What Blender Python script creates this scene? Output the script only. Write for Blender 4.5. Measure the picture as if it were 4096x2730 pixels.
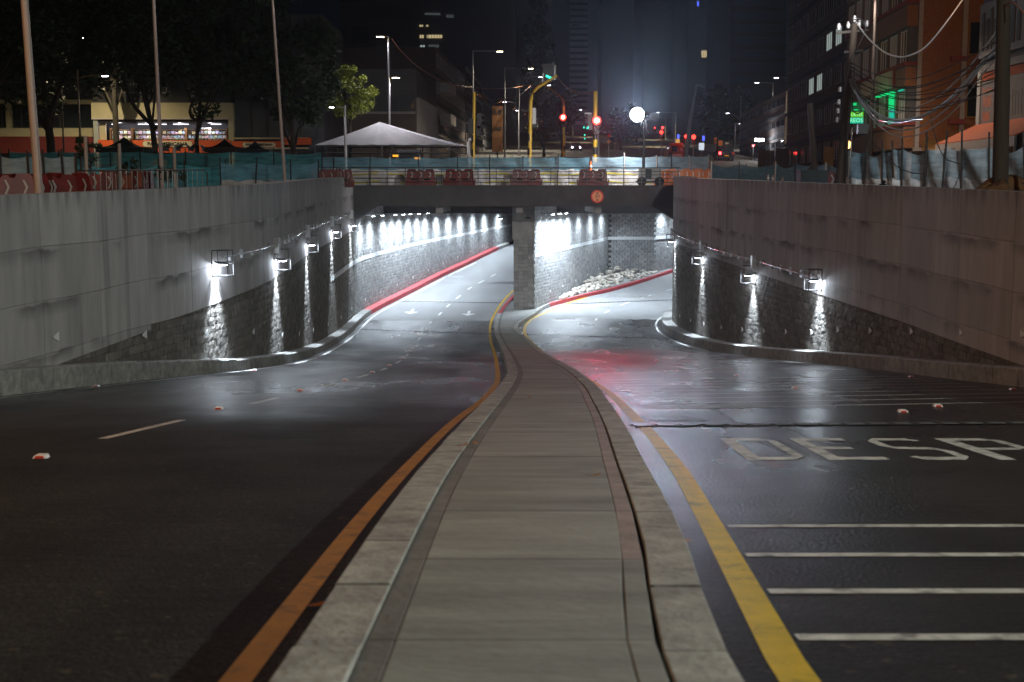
import bpy, math, random
from mathutils import Vector, Matrix
random.seed(7)
R = math.radians
for o in list(bpy.data.objects): bpy.data.objects.remove(o)
S = bpy.context.scene
COL = S.collection

# ------------------------------------------------------------------ camera, night sky, exposure
TH = math.atan(590/5120.)                      # downward pitch of the camera
cam = bpy.data.cameras.new("camera"); cam.lens = 45; cam.sensor_width = 36; cam.clip_start = .1; cam.clip_end = 3000
cam.dof.use_dof = True; cam.dof.focus_distance = 55; cam.dof.aperture_fstop = 3.2
camo = bpy.data.objects.new("camera", cam); COL.objects.link(camo)
camo.location = (0, 0, 0); camo.rotation_euler = (math.pi/2-TH, 0, 0)
S.camera = camo
w = bpy.data.worlds.new("World"); S.world = w; w.use_nodes = True
bg = w.node_tree.nodes["Background"]; bg.inputs[0].default_value = (.28, .42, .8, 1); bg.inputs[1].default_value = .0032
S.view_settings.view_transform = 'Standard'; S.view_settings.look = 'None'
S.view_settings.exposure = 0; S.view_settings.gamma = 1
try: S.view_settings.use_curve_mapping = False
except Exception: pass
S.cycles.max_bounces = 6; S.cycles.diffuse_bounces = 3; S.cycles.glossy_bounces = 3
S.cycles.transparent_max_bounces = 12; S.cycles.sample_clamp_indirect = 4; S.cycles.use_light_tree = True

# ------------------------------------------------------------------ bearings -> places
F_, CX, CY = 5120., 2048., 1365.
def at(px, py, Y):
    "place seen along a bearing, at forward distance Y"
    y = CY-py; d = F_*math.cos(TH)+y*math.sin(TH)
    return Vector(((px-CX)/d*Y, Y, (-F_*math.sin(TH)+y*math.cos(TH))/d*Y))
def lerp(a, b, t): return a+(b-a)*t
def curve(*pts):
    def f(y):
        if y <= pts[0][0]:
            (a, b), (c, d) = pts[0], pts[1]; return b+(d-b)*(y-a)/(c-a)
        for i in range(len(pts)-1):
            if y <= pts[i+1][0]: break
        (x1, y1), (x2, y2) = pts[i], pts[i+1]; h = x2-x1
        m1 = (y2-pts[i-1][1])/(x2-pts[i-1][0]) if i > 0 else (y2-y1)/h
        m2 = (pts[i+2][1]-y1)/(pts[i+2][0]-x1) if i+2 < len(pts) else (y2-y1)/h
        t = (y-x1)/h
        if t > 1: return y2+(y2-y1)/h*(y-x2)
        return (2*t**3-3*t*t+1)*y1+(t**3-2*t*t+t)*h*m1+(-2*t**3+3*t*t)*y2+(t**3-t*t)*h*m2
    return f
def zr(Y):                                      # the road dips under the bridge
    if Y < 45: return -1.3-.1*Y
    if Y < 72: t = Y-45; return -5.8-.1*t+.1*t*t/54
    if Y < 97: return -7.15+.05*(Y-72)**2/50
    return -6.525+.05*(Y-97)
def gz(Y):                                      # street level
    if Y < 30: return -.55
    if Y < 72: return -.55+.95*(Y-30)/42
    if Y < 90: return .4
    return .4+.055*(Y-90)
LK = curve((-12,-10.2),(8,-9.6),(15,-9.25),(22,-8.9),(28,-8.1),(34,-7.25),(40,-7.02),(52,-7.7),(65,-8.2),(74,-8.4),(82,-7.8),(96.5,-5.8),(108.7,-3.57),(122,-1.1),(140,3))
RK = curve((-12,9.9),(20,10.15),(25,10.06),(29,9.9),(34,9.85),(37.7,9.55),(42.4,9.13),(48.6,8.65),(54.7,8.1),(63,7.85),(67,7.95),(71,8.35),(75,9.2),(82,11.4),(90,14.8),(100,19.8),(112,26))
ML = curve((-12,-.7),(4.7,-.71),(8.4,-.68),(12,-.57),(15.5,-.43),(20.6,-.23),(26,-.1),(32.6,-.14),(45.7,-.34),(54.5,-.57),(60,-.79),(65,-.92),(69,-.94),(74,-.82),(80,-.45),(87,.25),(100,2.6),(122,6.6),(140,10))
MR = curve((-12,.5),(3.8,.69),(6.3,.86),(10.4,1.05),(13.5,1.19),(17.6,1.32),(21.5,1.42),(28,1.41),(39,1.23),(50,1.03),(57,.8),(62,.45),(65,.3),(68,.38),(71,.78),(74.2,1.32),(79.2,2.15),(82.3,3.29),(86,4.94),(89.2,6.68),(94.4,9.26),(102,12.8),(112,18))
def LW(Y): return LK(Y)-.5
RW_ = curve((-12,10.4),(20,10.65),(25,10.56),(29,10.4),(34,10.35),(37.7,10.07),(42.4,9.68),(48.6,9.2),(54.7,8.68),(63,8.45),(67,8.52),(69,8.72),(72,9.5),(76,10.9),(82,13.0),(90,16.4),(100,21.4),(112,27.6))
RW = RW_
def wtop(Y): return -.06+.0205*(Y-22)
zbL = curve((15,-4.1),(24,-3.42),(29,-3.15),(33,-2.88),(38,-2.7),(50,-2.42),(70,-2.06),(72.5,-2.0))
zbR = curve((15,-3.9),(26,-3.5),(34,-3.36),(41,-3.17),(50,-2.88),(58,-2.62),(67,-2.5),(73,-2.45))

# ------------------------------------------------------------------ materials
def nn(nt, t, **kw):
    n = nt.nodes.new(t)
    for k, v in kw.items(): setattr(n, k, v)
    return n
MATS = {}
def M(name, col=(.5,.5,.5), rough=.6, metal=0, var=0, vs=3, bump=0, bs=20, spec=.5, emit=None, es=0, alpha=1, stretch=(1,1,1), rvar=0, objvar=0, dark=None, coat=0):
    m = bpy.data.materials.new(name); m.use_nodes = True; nt = m.node_tree; b = nt.nodes["Principled BSDF"]; L = nt.links.new
    b.inputs['Base Color'].default_value = (*col, 1); b.inputs['Roughness'].default_value = rough
    b.inputs['Metallic'].default_value = metal; b.inputs['Specular IOR Level'].default_value = spec
    b.inputs['Coat Weight'].default_value = coat
    if emit: b.inputs['Emission Color'].default_value = (*emit, 1); b.inputs['Emission Strength'].default_value = es
    if alpha < 1: b.inputs['Alpha'].default_value = alpha
    if var or bump or rvar or objvar:
        g = nn(nt, 'ShaderNodeNewGeometry'); mp = nn(nt, 'ShaderNodeMapping'); mp.inputs['Scale'].default_value = stretch
        L(g.outputs['Position'], mp.inputs['Vector'])
    if var or objvar:
        n = nn(nt, 'ShaderNodeTexNoise'); n.inputs['Scale'].default_value = vs; n.inputs['Detail'].default_value = 6; n.inputs['Roughness'].default_value = .65
        L(mp.outputs[0], n.inputs['Vector'])
        r = nn(nt, 'ShaderNodeMapRange'); r.inputs[1].default_value = .3; r.inputs[2].default_value = .7
        r.inputs[3].default_value = 1-var; r.inputs[4].default_value = 1+var*.7
        L(n.outputs[0], r.inputs[0]); fac = r.outputs[0]
        if objvar:
            oi = nn(nt, 'ShaderNodeNewGeometry' if objvar < 0 else 'ShaderNodeObjectInfo'); r2 = nn(nt, 'ShaderNodeMapRange')
            r2.inputs[3].default_value = 1-abs(objvar); r2.inputs[4].default_value = 1+abs(objvar)
            L(oi.outputs['Random Per Island' if objvar < 0 else 'Random'], r2.inputs[0])
            mm = nn(nt, 'ShaderNodeMath', operation='MULTIPLY'); L(fac, mm.inputs[0]); L(r2.outputs[0], mm.inputs[1]); fac = mm.outputs[0]
        mx = nn(nt, 'ShaderNodeMix', data_type='RGBA', blend_type='MULTIPLY'); mx.inputs[0].default_value = 1
        mx.inputs[6].default_value = (*col, 1); L(fac, mx.inputs[7]); L(mx.outputs[2], b.inputs['Base Color'])
    if rvar:
        n3 = nn(nt, 'ShaderNodeTexNoise'); n3.inputs['Scale'].default_value = vs*.7; n3.inputs['Detail'].default_value = 4; L(mp.outputs[0], n3.inputs['Vector'])
        r3 = nn(nt, 'ShaderNodeMapRange'); r3.inputs[1].default_value = .35; r3.inputs[2].default_value = .65; r3.inputs[3].default_value = rough-rvar; r3.inputs[4].default_value = rough+rvar
        L(n3.outputs[0], r3.inputs[0]); L(r3.outputs[0], b.inputs['Roughness'])
    if bump:
        n2 = nn(nt, 'ShaderNodeTexNoise'); n2.inputs['Scale'].default_value = bs; n2.inputs['Detail'].default_value = 5; L(mp.outputs[0], n2.inputs['Vector'])
        bp = nn(nt, 'ShaderNodeBump'); bp.inputs['Strength'].default_value = 1; bp.inputs['Distance'].default_value = bump
        L(n2.outputs[0], bp.inputs['Height']); L(bp.outputs[0], b.inputs['Normal'])
    MATS[name] = m; return m
def E(name, col, s):
    return M(name, (.02,.02,.02), .5, emit=col, es=s)

def road_material(name, y_dry, wet, head=(0, 1)):
    "asphalt outside, soaked and shiny in places; pale dry concrete pavement under the deck"
    m = bpy.data.materials.new(name); m.use_nodes = True; nt = m.node_tree; b = nt.nodes["Principled BSDF"]; L = nt.links.new
    g = nn(nt, 'ShaderNodeNewGeometry'); sp = nn(nt, 'ShaderNodeSeparateXYZ'); L(g.outputs['Position'], sp.inputs[0])
    def noise(scale, det=5, st=(1,1,1), ro=.6):
        mp = nn(nt, 'ShaderNodeMapping'); mp.inputs['Scale'].default_value = st; L(g.outputs['Position'], mp.inputs[0])
        n = nn(nt, 'ShaderNodeTexNoise'); n.inputs['Scale'].default_value = scale; n.inputs['Detail'].default_value = det; n.inputs['Roughness'].default_value = ro
        L(mp.outputs[0], n.inputs['Vector']); return n.outputs[0]
    def mr(v, a, b_, c, d):
        r = nn(nt, 'ShaderNodeMapRange'); r.inputs[1].default_value = a; r.inputs[2].default_value = b_; r.inputs[3].default_value = c; r.inputs[4].default_value = d; L(v, r.inputs[0]); return r.outputs[0]
    def ma(op, a, b_):
        n = nn(nt, 'ShaderNodeMath', operation=op)
        for i, x in enumerate((a, b_)):
            if isinstance(x, (int, float)): n.inputs[i].default_value = x
            else: L(x, n.inputs[i])
        return n.outputs[0]
    edge = ma('ADD', sp.outputs[1], ma('MULTIPLY', ma('SUBTRACT', noise(1.1, 3, (1,.35,1)), .5), 1.6))
    edge = ma('ADD', edge, ma('MULTIPLY', sp.outputs[0], .1))
    dry = mr(edge, y_dry-.12, y_dry+.12, 0, 1)
    grain = ma('MULTIPLY', mr(noise(48, 2), .3, .7, .25, 2.0), mr(noise(120, 1), .55, .72, .8, 3.2)); blotch = mr(noise(.8, 6), .3, .7, .5, 1.6); tyre = mr(noise(.9, 3, (1,.04,1)), .35, .65, .75, 1.2)
    cv = ma('MULTIPLY', ma('MULTIPLY', grain, blotch), tyre)
    cd = nn(nt, 'ShaderNodeMix'); L(dry, cd.inputs[0]); L(cv, cd.inputs[2]); L(ma('MULTIPLY', mr(noise(.7, 4, (1,.08,1)), .3, .7, .86, 1.1), mr(noise(40, 2), .3, .7, .9, 1.1)), cd.inputs[3]); cv = cd.outputs[0]
    fl = mr(noise(13, 1), .7, .74, 0, 1)
    mx = nn(nt, 'ShaderNodeMix', data_type='RGBA'); mx.inputs[6].default_value = (.015,.0148,.0145,1); mx.inputs[7].default_value = (.26,.26,.26,1); L(dry, mx.inputs[0])
    m2 = nn(nt, 'ShaderNodeMix', data_type='RGBA', blend_type='MULTIPLY'); m2.inputs[0].default_value = 1; L(mx.outputs[2], m2.inputs[6]); L(cv, m2.inputs[7])
    m3 = nn(nt, 'ShaderNodeMix', data_type='RGBA'); L(ma('MULTIPLY', ma('MULTIPLY', fl, .5), ma('SUBTRACT', 1, dry)), m3.inputs[0]); L(m2.outputs[2], m3.inputs[6]); m3.inputs[7].default_value = (.12,.1,.06,1)
    L(m3.outputs[2], b.inputs['Base Color'])
    wn = mr(noise(.45, 6, (1,.3,1), .55), .28, .72, 0, 1)
    lo, hi = wet
    rw = mr(wn, 0, 1, hi, lo)
    hd = mr(ma('ADD', edge, ma('MULTIPLY', ma('SUBTRACT', noise(.3, 4), .5), 8)), head[0], head[1], 1, 0); r0 = nn(nt, 'ShaderNodeMix'); L(hd, r0.inputs[0]); L(rw, r0.inputs[2]); r0.inputs[3].default_value = .78; rw = r0.outputs[0]
    L(mr(hd, 0, 1, .5, .22), b.inputs['Specular IOR Level'])
    rr = nn(nt, 'ShaderNodeMix'); L(dry, rr.inputs[0]); L(rw, rr.inputs[2]); rr.inputs[3].default_value = .75; L(rr.outputs[0], b.inputs['Roughness'])
    hgt = ma('ADD', ma('MULTIPLY', noise(38, 3), 1.1), ma('MULTIPLY', noise(4, 3, (.5,2,1)), .9))
    bp = nn(nt, 'ShaderNodeBump'); bp.inputs['Strength'].default_value = .8; bp.inputs['Distance'].default_value = .018; L(hgt, bp.inputs['Height']); L(bp.outputs[0], b.inputs['Normal'])
    MATS[name] = m; return m

road_material('asphalt_damp', 71.8, (.2, .5), (12, 20)); road_material('asphalt_wet', 73.6, (.17, .4), (1, 10))
M('concrete', (.46,.44,.445), .8, var=.22, vs=2.2, bump=.012, bs=8, stretch=(1,1,.16), objvar=.1)
def stain(m):
    "grime that hangs below each pour line and runs down from the coping"
    nt = m.node_tree; L = nt.links.new; b = nt.nodes["Principled BSDF"]; src = b.inputs['Base Color'].links[0].from_socket
    def ma(op, a, c):
        n = nn(nt, 'ShaderNodeMath', operation=op)
        for i, x in enumerate((a, c)):
            if isinstance(x, (int, float)): n.inputs[i].default_value = x
            else: L(x, n.inputs[i])
        return n.outputs[0]
    def noise(sc, st, det=5):
        mp = nn(nt, 'ShaderNodeMapping'); mp.inputs['Scale'].default_value = st; L(g.outputs['Position'], mp.inputs[0]); n = nn(nt, 'ShaderNodeTexNoise'); n.inputs['Scale'].default_value = sc; n.inputs['Detail'].default_value = det; L(mp.outputs[0], n.inputs['Vector']); return n.outputs[0]
    def mr(v, a, b_, c, d):
        r = nn(nt, 'ShaderNodeMapRange'); r.inputs[1].default_value = a; r.inputs[2].default_value = b_; r.inputs[3].default_value = c; r.inputs[4].default_value = d; L(v, r.inputs[0]); return r.outputs[0]
    g = nn(nt, 'ShaderNodeNewGeometry'); sp = nn(nt, 'ShaderNodeSeparateXYZ'); L(g.outputs['Position'], sp.inputs[0])
    dep = ma('SUBTRACT', ma('SUBTRACT', ma('MULTIPLY', sp.outputs[1], .0205), .511), sp.outputs[2])      # depth below the coping
    dep2 = ma('ADD', dep, ma('MULTIPLY', ma('SUBTRACT', noise(1.3, (1,1,.3)), .5), .35))
    fr = ma('FRACT', ma('DIVIDE', dep2, 1.027), 0)
    band = ma('MULTIPLY', mr(fr, .0, .05, 0, 1), mr(fr, .08, .33, 1, 0))
    band = ma('MULTIPLY', band, mr(noise(.55, (1,1,1), 3), .44, .62, 0, .75))
    band = ma('MULTIPLY', band, mr(dep, .6, .9, 0, 1))
    top = ma('MULTIPLY', mr(dep2, .0, .45, .6, 0), mr(noise(4, (1,1,.05), 4), .42, .62, 0, 1))
    drip = ma('MULTIPLY', mr(noise(2.6, (1,1,.03), 5), .55, .7, 0, .45), mr(noise(.4, (1,1,.4), 2), .45, .6, 0, 1))
    f = ma('MAXIMUM', ma('MAXIMUM', band, top), drip)
    mx = nn(nt, 'ShaderNodeMix', data_type='RGBA'); L(f, mx.inputs[0]); L(src, mx.inputs[6]); mx.inputs[7].default_value = (.07,.066,.058,1); L(mx.outputs[2], b.inputs['Base Color'])
stain(MATS['concrete'])
M('concrete_plain', (.27,.265,.26), .8, var=.22, vs=1.5, bump=.01, bs=14)
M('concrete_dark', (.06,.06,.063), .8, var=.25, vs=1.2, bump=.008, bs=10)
M('split_block', (.33,.33,.325), .85, var=.3, vs=9, bump=.035, bs=24, stretch=(1,1,.55), objvar=-.22)  # tunnel copy of the outer blocks, tunnel brightness put into a paler colour
M('split_block_one', (.33,.33,.325), .85, var=.3, vs=9, bump=.035, bs=24, stretch=(1,1,.55), objvar=.22)
M('outer_block', (.19,.175,.155), .85, var=.35, vs=9, bump=.035, bs=24, stretch=(1,1,.55), objvar=-.25); M('outer_block_one', (.19,.175,.155), .85, var=.35, vs=9, bump=.035, bs=24, stretch=(1,1,.55), objvar=.25)
M('smooth_block', (.26,.26,.26), .85, var=.2, vs=9, bump=.015, bs=14, objvar=.2)
M('band_white', (.72,.74,.74), .6, var=.1, vs=5)
M('mortar', (.1,.1,.1), .9, var=.2)
M('kerb_stone', (.34,.335,.315), .75, var=.45, vs=5, bump=.012, bs=25, objvar=.12)
M('kerb_red', (.55,.07,.08), .6, var=.25, vs=4, bump=.006, bs=20)
M('slab', (.26,.265,.245), .72, var=.34, vs=2.0, bump=.012, bs=30, objvar=.1, stretch=(.45,1.6,1))
M('slab_strip', (.165,.16,.145), .75, var=.3, vs=4, bump=.008, bs=30, objvar=.1)
M('slab_pink', (.31,.25,.24), .75, var=.35, vs=3, bump=.008, bs=30)
M('paint_white', (.62,.62,.6), .5, var=.25, vs=7, bump=.004, bs=50)
M('paint_fresh', (.68,.68,.67), .6, var=.1, vs=6); M('paint_worn', (.4,.4,.39), .45, var=.5, vs=5, bump=.004, bs=50)
M('paint_yellow', (.75,.45,.0), .5, spec=.25, var=.22, vs=5, bump=.004, bs=50)
def wear(name, sc, lo, hi, amt):
    "paint rubbed through to the asphalt"
    m = MATS[name]; nt = m.node_tree; L = nt.links.new; b = nt.nodes["Principled BSDF"]; src = b.inputs['Base Color'].links[0].from_socket
    g = nn(nt, 'ShaderNodeNewGeometry'); n = nn(nt, 'ShaderNodeTexNoise'); n.inputs['Scale'].default_value = sc; n.inputs['Detail'].default_value = 9; n.inputs['Roughness'].default_value = .75; L(g.outputs['Position'], n.inputs['Vector'])
    r = nn(nt, 'ShaderNodeMapRange'); r.inputs[1].default_value = lo; r.inputs[2].default_value = hi; r.inputs[3].default_value = 0; r.inputs[4].default_value = amt; L(n.outputs[0], r.inputs[0])
    mx = nn(nt, 'ShaderNodeMix', data_type='RGBA'); L(r.outputs[0], mx.inputs[0]); L(src, mx.inputs[6]); mx.inputs[7].default_value = (.03,.03,.028,1); L(mx.outputs[2], b.inputs['Base Color'])
wear('paint_white', 6, .5, .64, .8); wear('paint_worn', 5, .42, .6, .9); wear('paint_yellow', 4, .54, .7, .75)
M('iron', (.15,.15,.15), .45, metal=.6, var=.3, vs=20)
M('void', (.004,.004,.004), .9)
M('steel', (.45,.45,.46), .35, metal=.9); M('steel_dark', (.05,.055,.06), .45, metal=.3)
M('galv', (.42,.42,.44), .45, metal=.4, var=.15, vs=2); M('pole_grey', (.42,.35,.33), .5, metal=.1, var=.1)
M('cage_black', (.1,.1,.1), .5); M('conduit', (.6,.6,.6), .35, metal=.5)
M('reflector_white', (.85,.85,.85), .4, bump=.002, bs=90); M('chevron_pale', (.4,.38,.36), .5, var=.3, vs=8); M('stud_red', (.5,.04,.02), .3)
M('barrier_red', (.15,.011,.009), .45, var=.45, vs=2.5); M('barrier_orange', (.75,.2,.05), .42, var=.15, vs=3)
M('black', (.012,.012,.013), .5); M('rubber', (.02,.02,.02), .8)
M('yellow_pole', (.75,.46,.02), .4); M('sign_white', (.75,.75,.73), .4)
M('net_blue', (.15,.36,.48), .7, var=.4, vs=1.6, alpha=.62, stretch=(1,1,5)); M('net_teal', (.06,.36,.45), .7, var=.55, vs=1.4, alpha=.66, stretch=(1,1,5))
M('net_blue_lit', (.36,.55,.68), .7, var=.45, vs=1.6, alpha=.5, stretch=(1,1,5)); M('board_ochre', (.16,.065,.015), .8, var=.3, vs=4); M('leaf_dry', (.4,.16,.03), .7, var=.3, vs=30)  # second blue net: floodlight brightness put into a paler colour
M('net_pale', (.36,.46,.52), .6, var=.4, vs=2, alpha=.55, stretch=(1,1,4))
M('tarp_white', (.55,.55,.56), .38, var=.3, vs=2.5, bump=.09, bs=3.5, alpha=.93); M('tarp_clear', (.4,.4,.42), .22, var=.4, vs=3, bump=.12, bs=4, alpha=.62, spec=.9)
M('tape_yellow', (.5,.45,.04), .5); M('stake_wood', (.16,.1,.06), .8, var=.3, vs=8); M('stake_dark', (.03,.025,.022), .8)
M('stake_pale', (.42,.37,.34), .8)
M('canvas_white', (.62,.62,.66), .7, var=.1, vs=1.2); M('canvas_navy', (.012,.018,.035), .7); M('canvas_green', (.01,.03,.028), .7); M('canvas_grey', (.12,.12,.13), .6)
M('bark', (.035,.028,.02), .9, var=.3, vs=6, bump=.03, bs=10)
M('leaf_dark', (.018,.04,.01), .6, var=.5, vs=.9, objvar=-.4); M('leaf_lit', (.15,.18,.015), .6, var=.3, vs=1, objvar=-.4); M('leaf_olive', (.08,.08,.03), .6, var=.4, vs=1, objvar=-.4)  # leaf_lit: lamplight on the small tree put into the leaf colour
M('cream', (.42,.37,.24), .7, var=.1, vs=1); M('red_band', (.13,.012,.01), .6); M('orange_sign', (.62,.09,.015), .6); M('dark_wall', (.05,.05,.055), .8, var=.3, vs=1)
M('glass_dark', (.02,.025,.03), .08, spec=.8); M('glass_grey', (.09,.1,.11), .15, spec=.8)
M('hoard_grey', (.13,.125,.125), .7, var=.2, vs=3); M('tower_grey', (.42,.4,.4), .8, var=.15, vs=.3); M('tower_dark', (.12,.12,.125), .8); M('tower_brown', (.13,.1,.085), .8)
M('brick', (.26,.15,.11), .85, var=.2, vs=8, bump=.01, bs=20, objvar=.12); M('brick_sodium_tint', (.34,.14,.05), .85, var=.25, vs=6, bump=.01, bs=20)  # side wall copy of the brick, sodium lamp tint put into its colour
M('sill_red', (.26,.05,.045), .7); M('window_white', (.55,.56,.58), .5); M('curtain', (.35,.36,.38), .8)
M('trim_pale', (.42,.38,.36), .7, var=.15, vs=6)
M('awning_orange', (.4,.11,.05), .7, var=.15, vs=2); M('awning_ochre', (.3,.16,.04), .7)
M('utility_wood', (.055,.04,.03), .85, var=.35, vs=3, bump=.01, bs=15, stretch=(1,1,.2))
M('cable', (.02,.02,.02), .45); M('cable_shiny', (.6,.6,.62), .3, metal=.6); M('cable_rust', (.3,.12,.06), .5)
M('soil', (.16,.075,.03), .95, var=.4, vs=5, bump=.05, bs=8)
M('ground_dust', (.12,.115,.11), .9, var=.3, vs=.6, bump=.02, bs=6); M('street', (.09,.085,.08), .6, var=.25, vs=.5)
M('rock', (.55,.5,.43), .85, var=.25, vs=4, bump=.03, bs=12, objvar=.2)
M('wood_board', (.2,.1,.03), .8, var=.2, vs=2); M('sign_orange', (.8,.22,.03), .5); M('sign_face', (.95,.33,.14), .5); M('sign_red', (.8,.03,.02), .5)
M('car_paint_dark', (.02,.022,.025), .25, coat=.6); M('van_orange', (.55,.09,.02), .35, coat=.4); M('drum_blue', (.02,.05,.12), .5); M('crate_green', (.03,.05,.055), .7, var=.3)
M('machine_grey', (.3,.31,.3), .5); M('cloth_pale', (.5,.5,.5), .8)
E('lamp_cool', (.82,.9,1), 60); E('lamp_warm', (1,.82,.5), 40); E('lamp_violet', (.95,.85,1), 22); E('flood', (.85,.92,1), 22)
E('sig_red', (1,.03,.02), 7); E('sig_glare', (1,.4,.3), 30); E('sig_green', (.02,1,.6), 3); E('sig_amber', (1,.4,.02), 1.6); E('tail_red', (1,.03,.03), 18)
E('win_warm', (1,.8,.42), .5); E('win_cool', (.75,.9,.85), .35); E('win_dim', (.8,.9,.85), .06); E('neon_green', (.0,.9,.25), .75); E('neon_teal', (0,.75,.5), .6); E('neon_lime', (.2,.8,.0), .6)
E('shop_strip', (.85,.85,1), 5); E('blue_light', (.1,.15,1), 1.5); E('ad_panel', (.8,.9,1), .8); E('sign_lit', (1,.5,.12), .7)

# ------------------------------------------------------------------ geometry helpers
class MB:
    def __init__(s): s.v = []; s.f = []; s.mi = []; s.sm = []
    def add(s, vs, fs, m=0, smooth=False):
        k = len(s.v); s.v += [tuple(p) for p in vs]
        for f in fs: s.f.append(tuple(i+k for i in f)); s.mi.append(m); s.sm.append(smooth)
        return s
    def bx(s, x0, x1, y0, y1, z0, z1, m=0):
        return s.add([(x0,y0,z0),(x1,y0,z0),(x1,y1,z0),(x0,y1,z0),(x0,y0,z1),(x1,y0,z1),(x1,y1,z1),(x0,y1,z1)],
                     [(0,3,2,1),(4,5,6,7),(0,1,5,4),(1,2,6,5),(2,3,7,6),(3,0,4,7)], m)
    def obox(s, c, ux, uy, uz, m=0):
        "box from centre and three half axes"
        c, ux, uy, uz = map(Vector, (c, ux, uy, uz))
        return s.add([c-ux-uy-uz,c+ux-uy-uz,c+ux+uy-uz,c-ux+uy-uz,c-ux-uy+uz,c+ux-uy+uz,c+ux+uy+uz,c-ux+uy+uz],
                     [(0,3,2,1),(4,5,6,7),(0,1,5,4),(1,2,6,5),(2,3,7,6),(3,0,4,7)], m)
    def bar(s, a, b, wd, ht=None, m=0):
        a, b = Vector(a), Vector(b); d = b-a; n = d.normalized(); up = Vector((0,0,1)) if abs(n.z) < .95 else Vector((1,0,0))
        sx = n.cross(up).normalized(); sy = sx.cross(n).normalized(); ht = wd if ht is None else ht
        return s.obox((a+b)/2, sx*wd/2, d/2, sy*ht/2, m)
    def tube(s, pts, r, n=8, m=0, caps=True):
        pts = [Vector(p) for p in pts]; rs = r if isinstance(r, (list, tuple)) else [r]*len(pts); vs = []; fs = []
        for i, p in enumerate(pts):
            t = (pts[min(i+1, len(pts)-1)]-pts[max(i-1, 0)]).normalized()
            up = Vector((0,0,1)) if abs(t.z) < .9 else Vector((1,0,0)); a = t.cross(up).normalized(); b = a.cross(t)
            for k in range(n): an = 2*math.pi*k/n; vs.append(p+a*math.cos(an)*rs[i]+b*math.sin(an)*rs[i])
        for i in range(len(pts)-1):
            for k in range(n): fs.append((i*n+k, i*n+(k+1) % n, (i+1)*n+(k+1) % n, (i+1)*n+k))
        s.add(vs, fs, m, True)
        if caps: s.add(vs[:n], [tuple(range(n))[::-1]], m); s.add(vs[-n:], [tuple(range(n))], m)
        return s
    def grid(s, fn, nu, nv, m=0, smooth=True):
        vs = [fn(i/nu, j/nv) for j in range(nv+1) for i in range(nu+1)]
        return s.add(vs, [(j*(nu+1)+i, j*(nu+1)+i+1, (j+1)*(nu+1)+i+1, (j+1)*(nu+1)+i) for j in range(nv) for i in range(nu)], m, smooth)
    def prism(s, poly, a, b, m=0):
        "polygon of 3d points swept by vector from a-offset to b-offset"
        a, b = Vector(a), Vector(b); n = len(poly); P = [Vector(p) for p in poly]
        s.add([p+a for p in P]+[p+b for p in P], [tuple(range(n))[::-1], tuple(range(n, 2*n))]+[(i, (i+1) % n, n+(i+1) % n, n+i) for i in range(n)], m)
        return s
    def ball(s, c, r, nu=12, nv=8, m=0, sz=1):
        c = Vector(c)
        return s.grid(lambda u, v: c+Vector((r*math.sin(math.pi*v)*math.cos(2*math.pi*u), r*math.sin(math.pi*v)*math.sin(2*math.pi*u), -r*sz*math.cos(math.pi*v))), nu, nv, m)
    def disc(s, c, r, ax='y', n=24, m=0, th=.02):
        c = Vector(c); pl = []
        for k in range(n):
            a = 2*math.pi*k/n; pl.append(c+(Vector((r*math.cos(a), 0, r*math.sin(a))) if ax == 'y' else Vector((r*math.cos(a), r*math.sin(a), 0))))
        d = Vector((0, th, 0)) if ax == 'y' else Vector((0, 0, th))
        return s.prism(pl, -d/2, d/2, m)
    def mesh(s, name, off=None):
        me = bpy.data.meshes.new(name)
        v = s.v if off is None else [(p[0]-off[0], p[1]-off[1], p[2]-off[2]) for p in s.v]
        me.from_pydata(v, [], s.f); me.polygons.foreach_set('material_index', s.mi); me.polygons.foreach_set('use_smooth', s.sm); me.update()
        return me
def obj(name, mb, mats, parent=None, local=False, kind=None, label=None, cat=None, group=None):
    off = None
    if parent is not None and not local: off = parent.get('_w') or (0, 0, 0)
    me = mb.mesh(name, off) if isinstance(mb, MB) else mb
    if not me.materials:
        for k in ([mats] if isinstance(mats, str) else mats): me.materials.append(MATS[k])
    o = bpy.data.objects.new(name, me); COL.objects.link(o)
    if parent is not None:
        o.parent = parent
        if off is not None and any(off): o['_w'] = off
    if kind: o['kind'] = kind
    if label: o['label'] = label
    if cat: o['category'] = cat
    if group: o['group'] = group
    return o
def thing(name, label, cat, loc=(0,0,0), rz=0, group=None):
    o = bpy.data.objects.new(name, None); COL.objects.link(o); o.location = loc; o.rotation_euler = (0, 0, rz); o.empty_display_size = .3
    o['label'] = label; o['category'] = cat; o['_w'] = tuple(float(x) for x in loc)
    if group: o['group'] = group
    return o
def copy_tree(o, loc=None, rz=None, label=None, parent=None, scale=None):
    c = o.copy(); COL.objects.link(c)
    if parent is not None: c.parent = parent
    if loc is not None: c.location = loc
    if rz is not None: c.rotation_euler = (0, 0, rz)
    if label: c['label'] = label
    if scale: c.scale = scale
    for ch in list(o.children): copy_tree(ch, parent=c)
    return c
def light(name, typ, loc, power, col=(1,1,1), r=.1, parent=None, target=None, size=60, blend=.3, local=False):
    d = bpy.data.lights.new(name, typ); d.energy = power; d.color = col
    if typ != 'SUN': d.shadow_soft_size = r
    if typ == 'SPOT': d.spot_size = R(size); d.spot_blend = blend
    o = bpy.data.objects.new(name, d); COL.objects.link(o)
    loc = Vector(loc)
    if target is not None: o.rotation_euler = (Vector(target)-loc).to_track_quat('-Z', 'Y').to_euler()
    if parent is not None:
        o.parent = parent
        if not local: loc = loc-Vector(parent.get('_w') or (0, 0, 0))
    o.location = loc; return o
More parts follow.
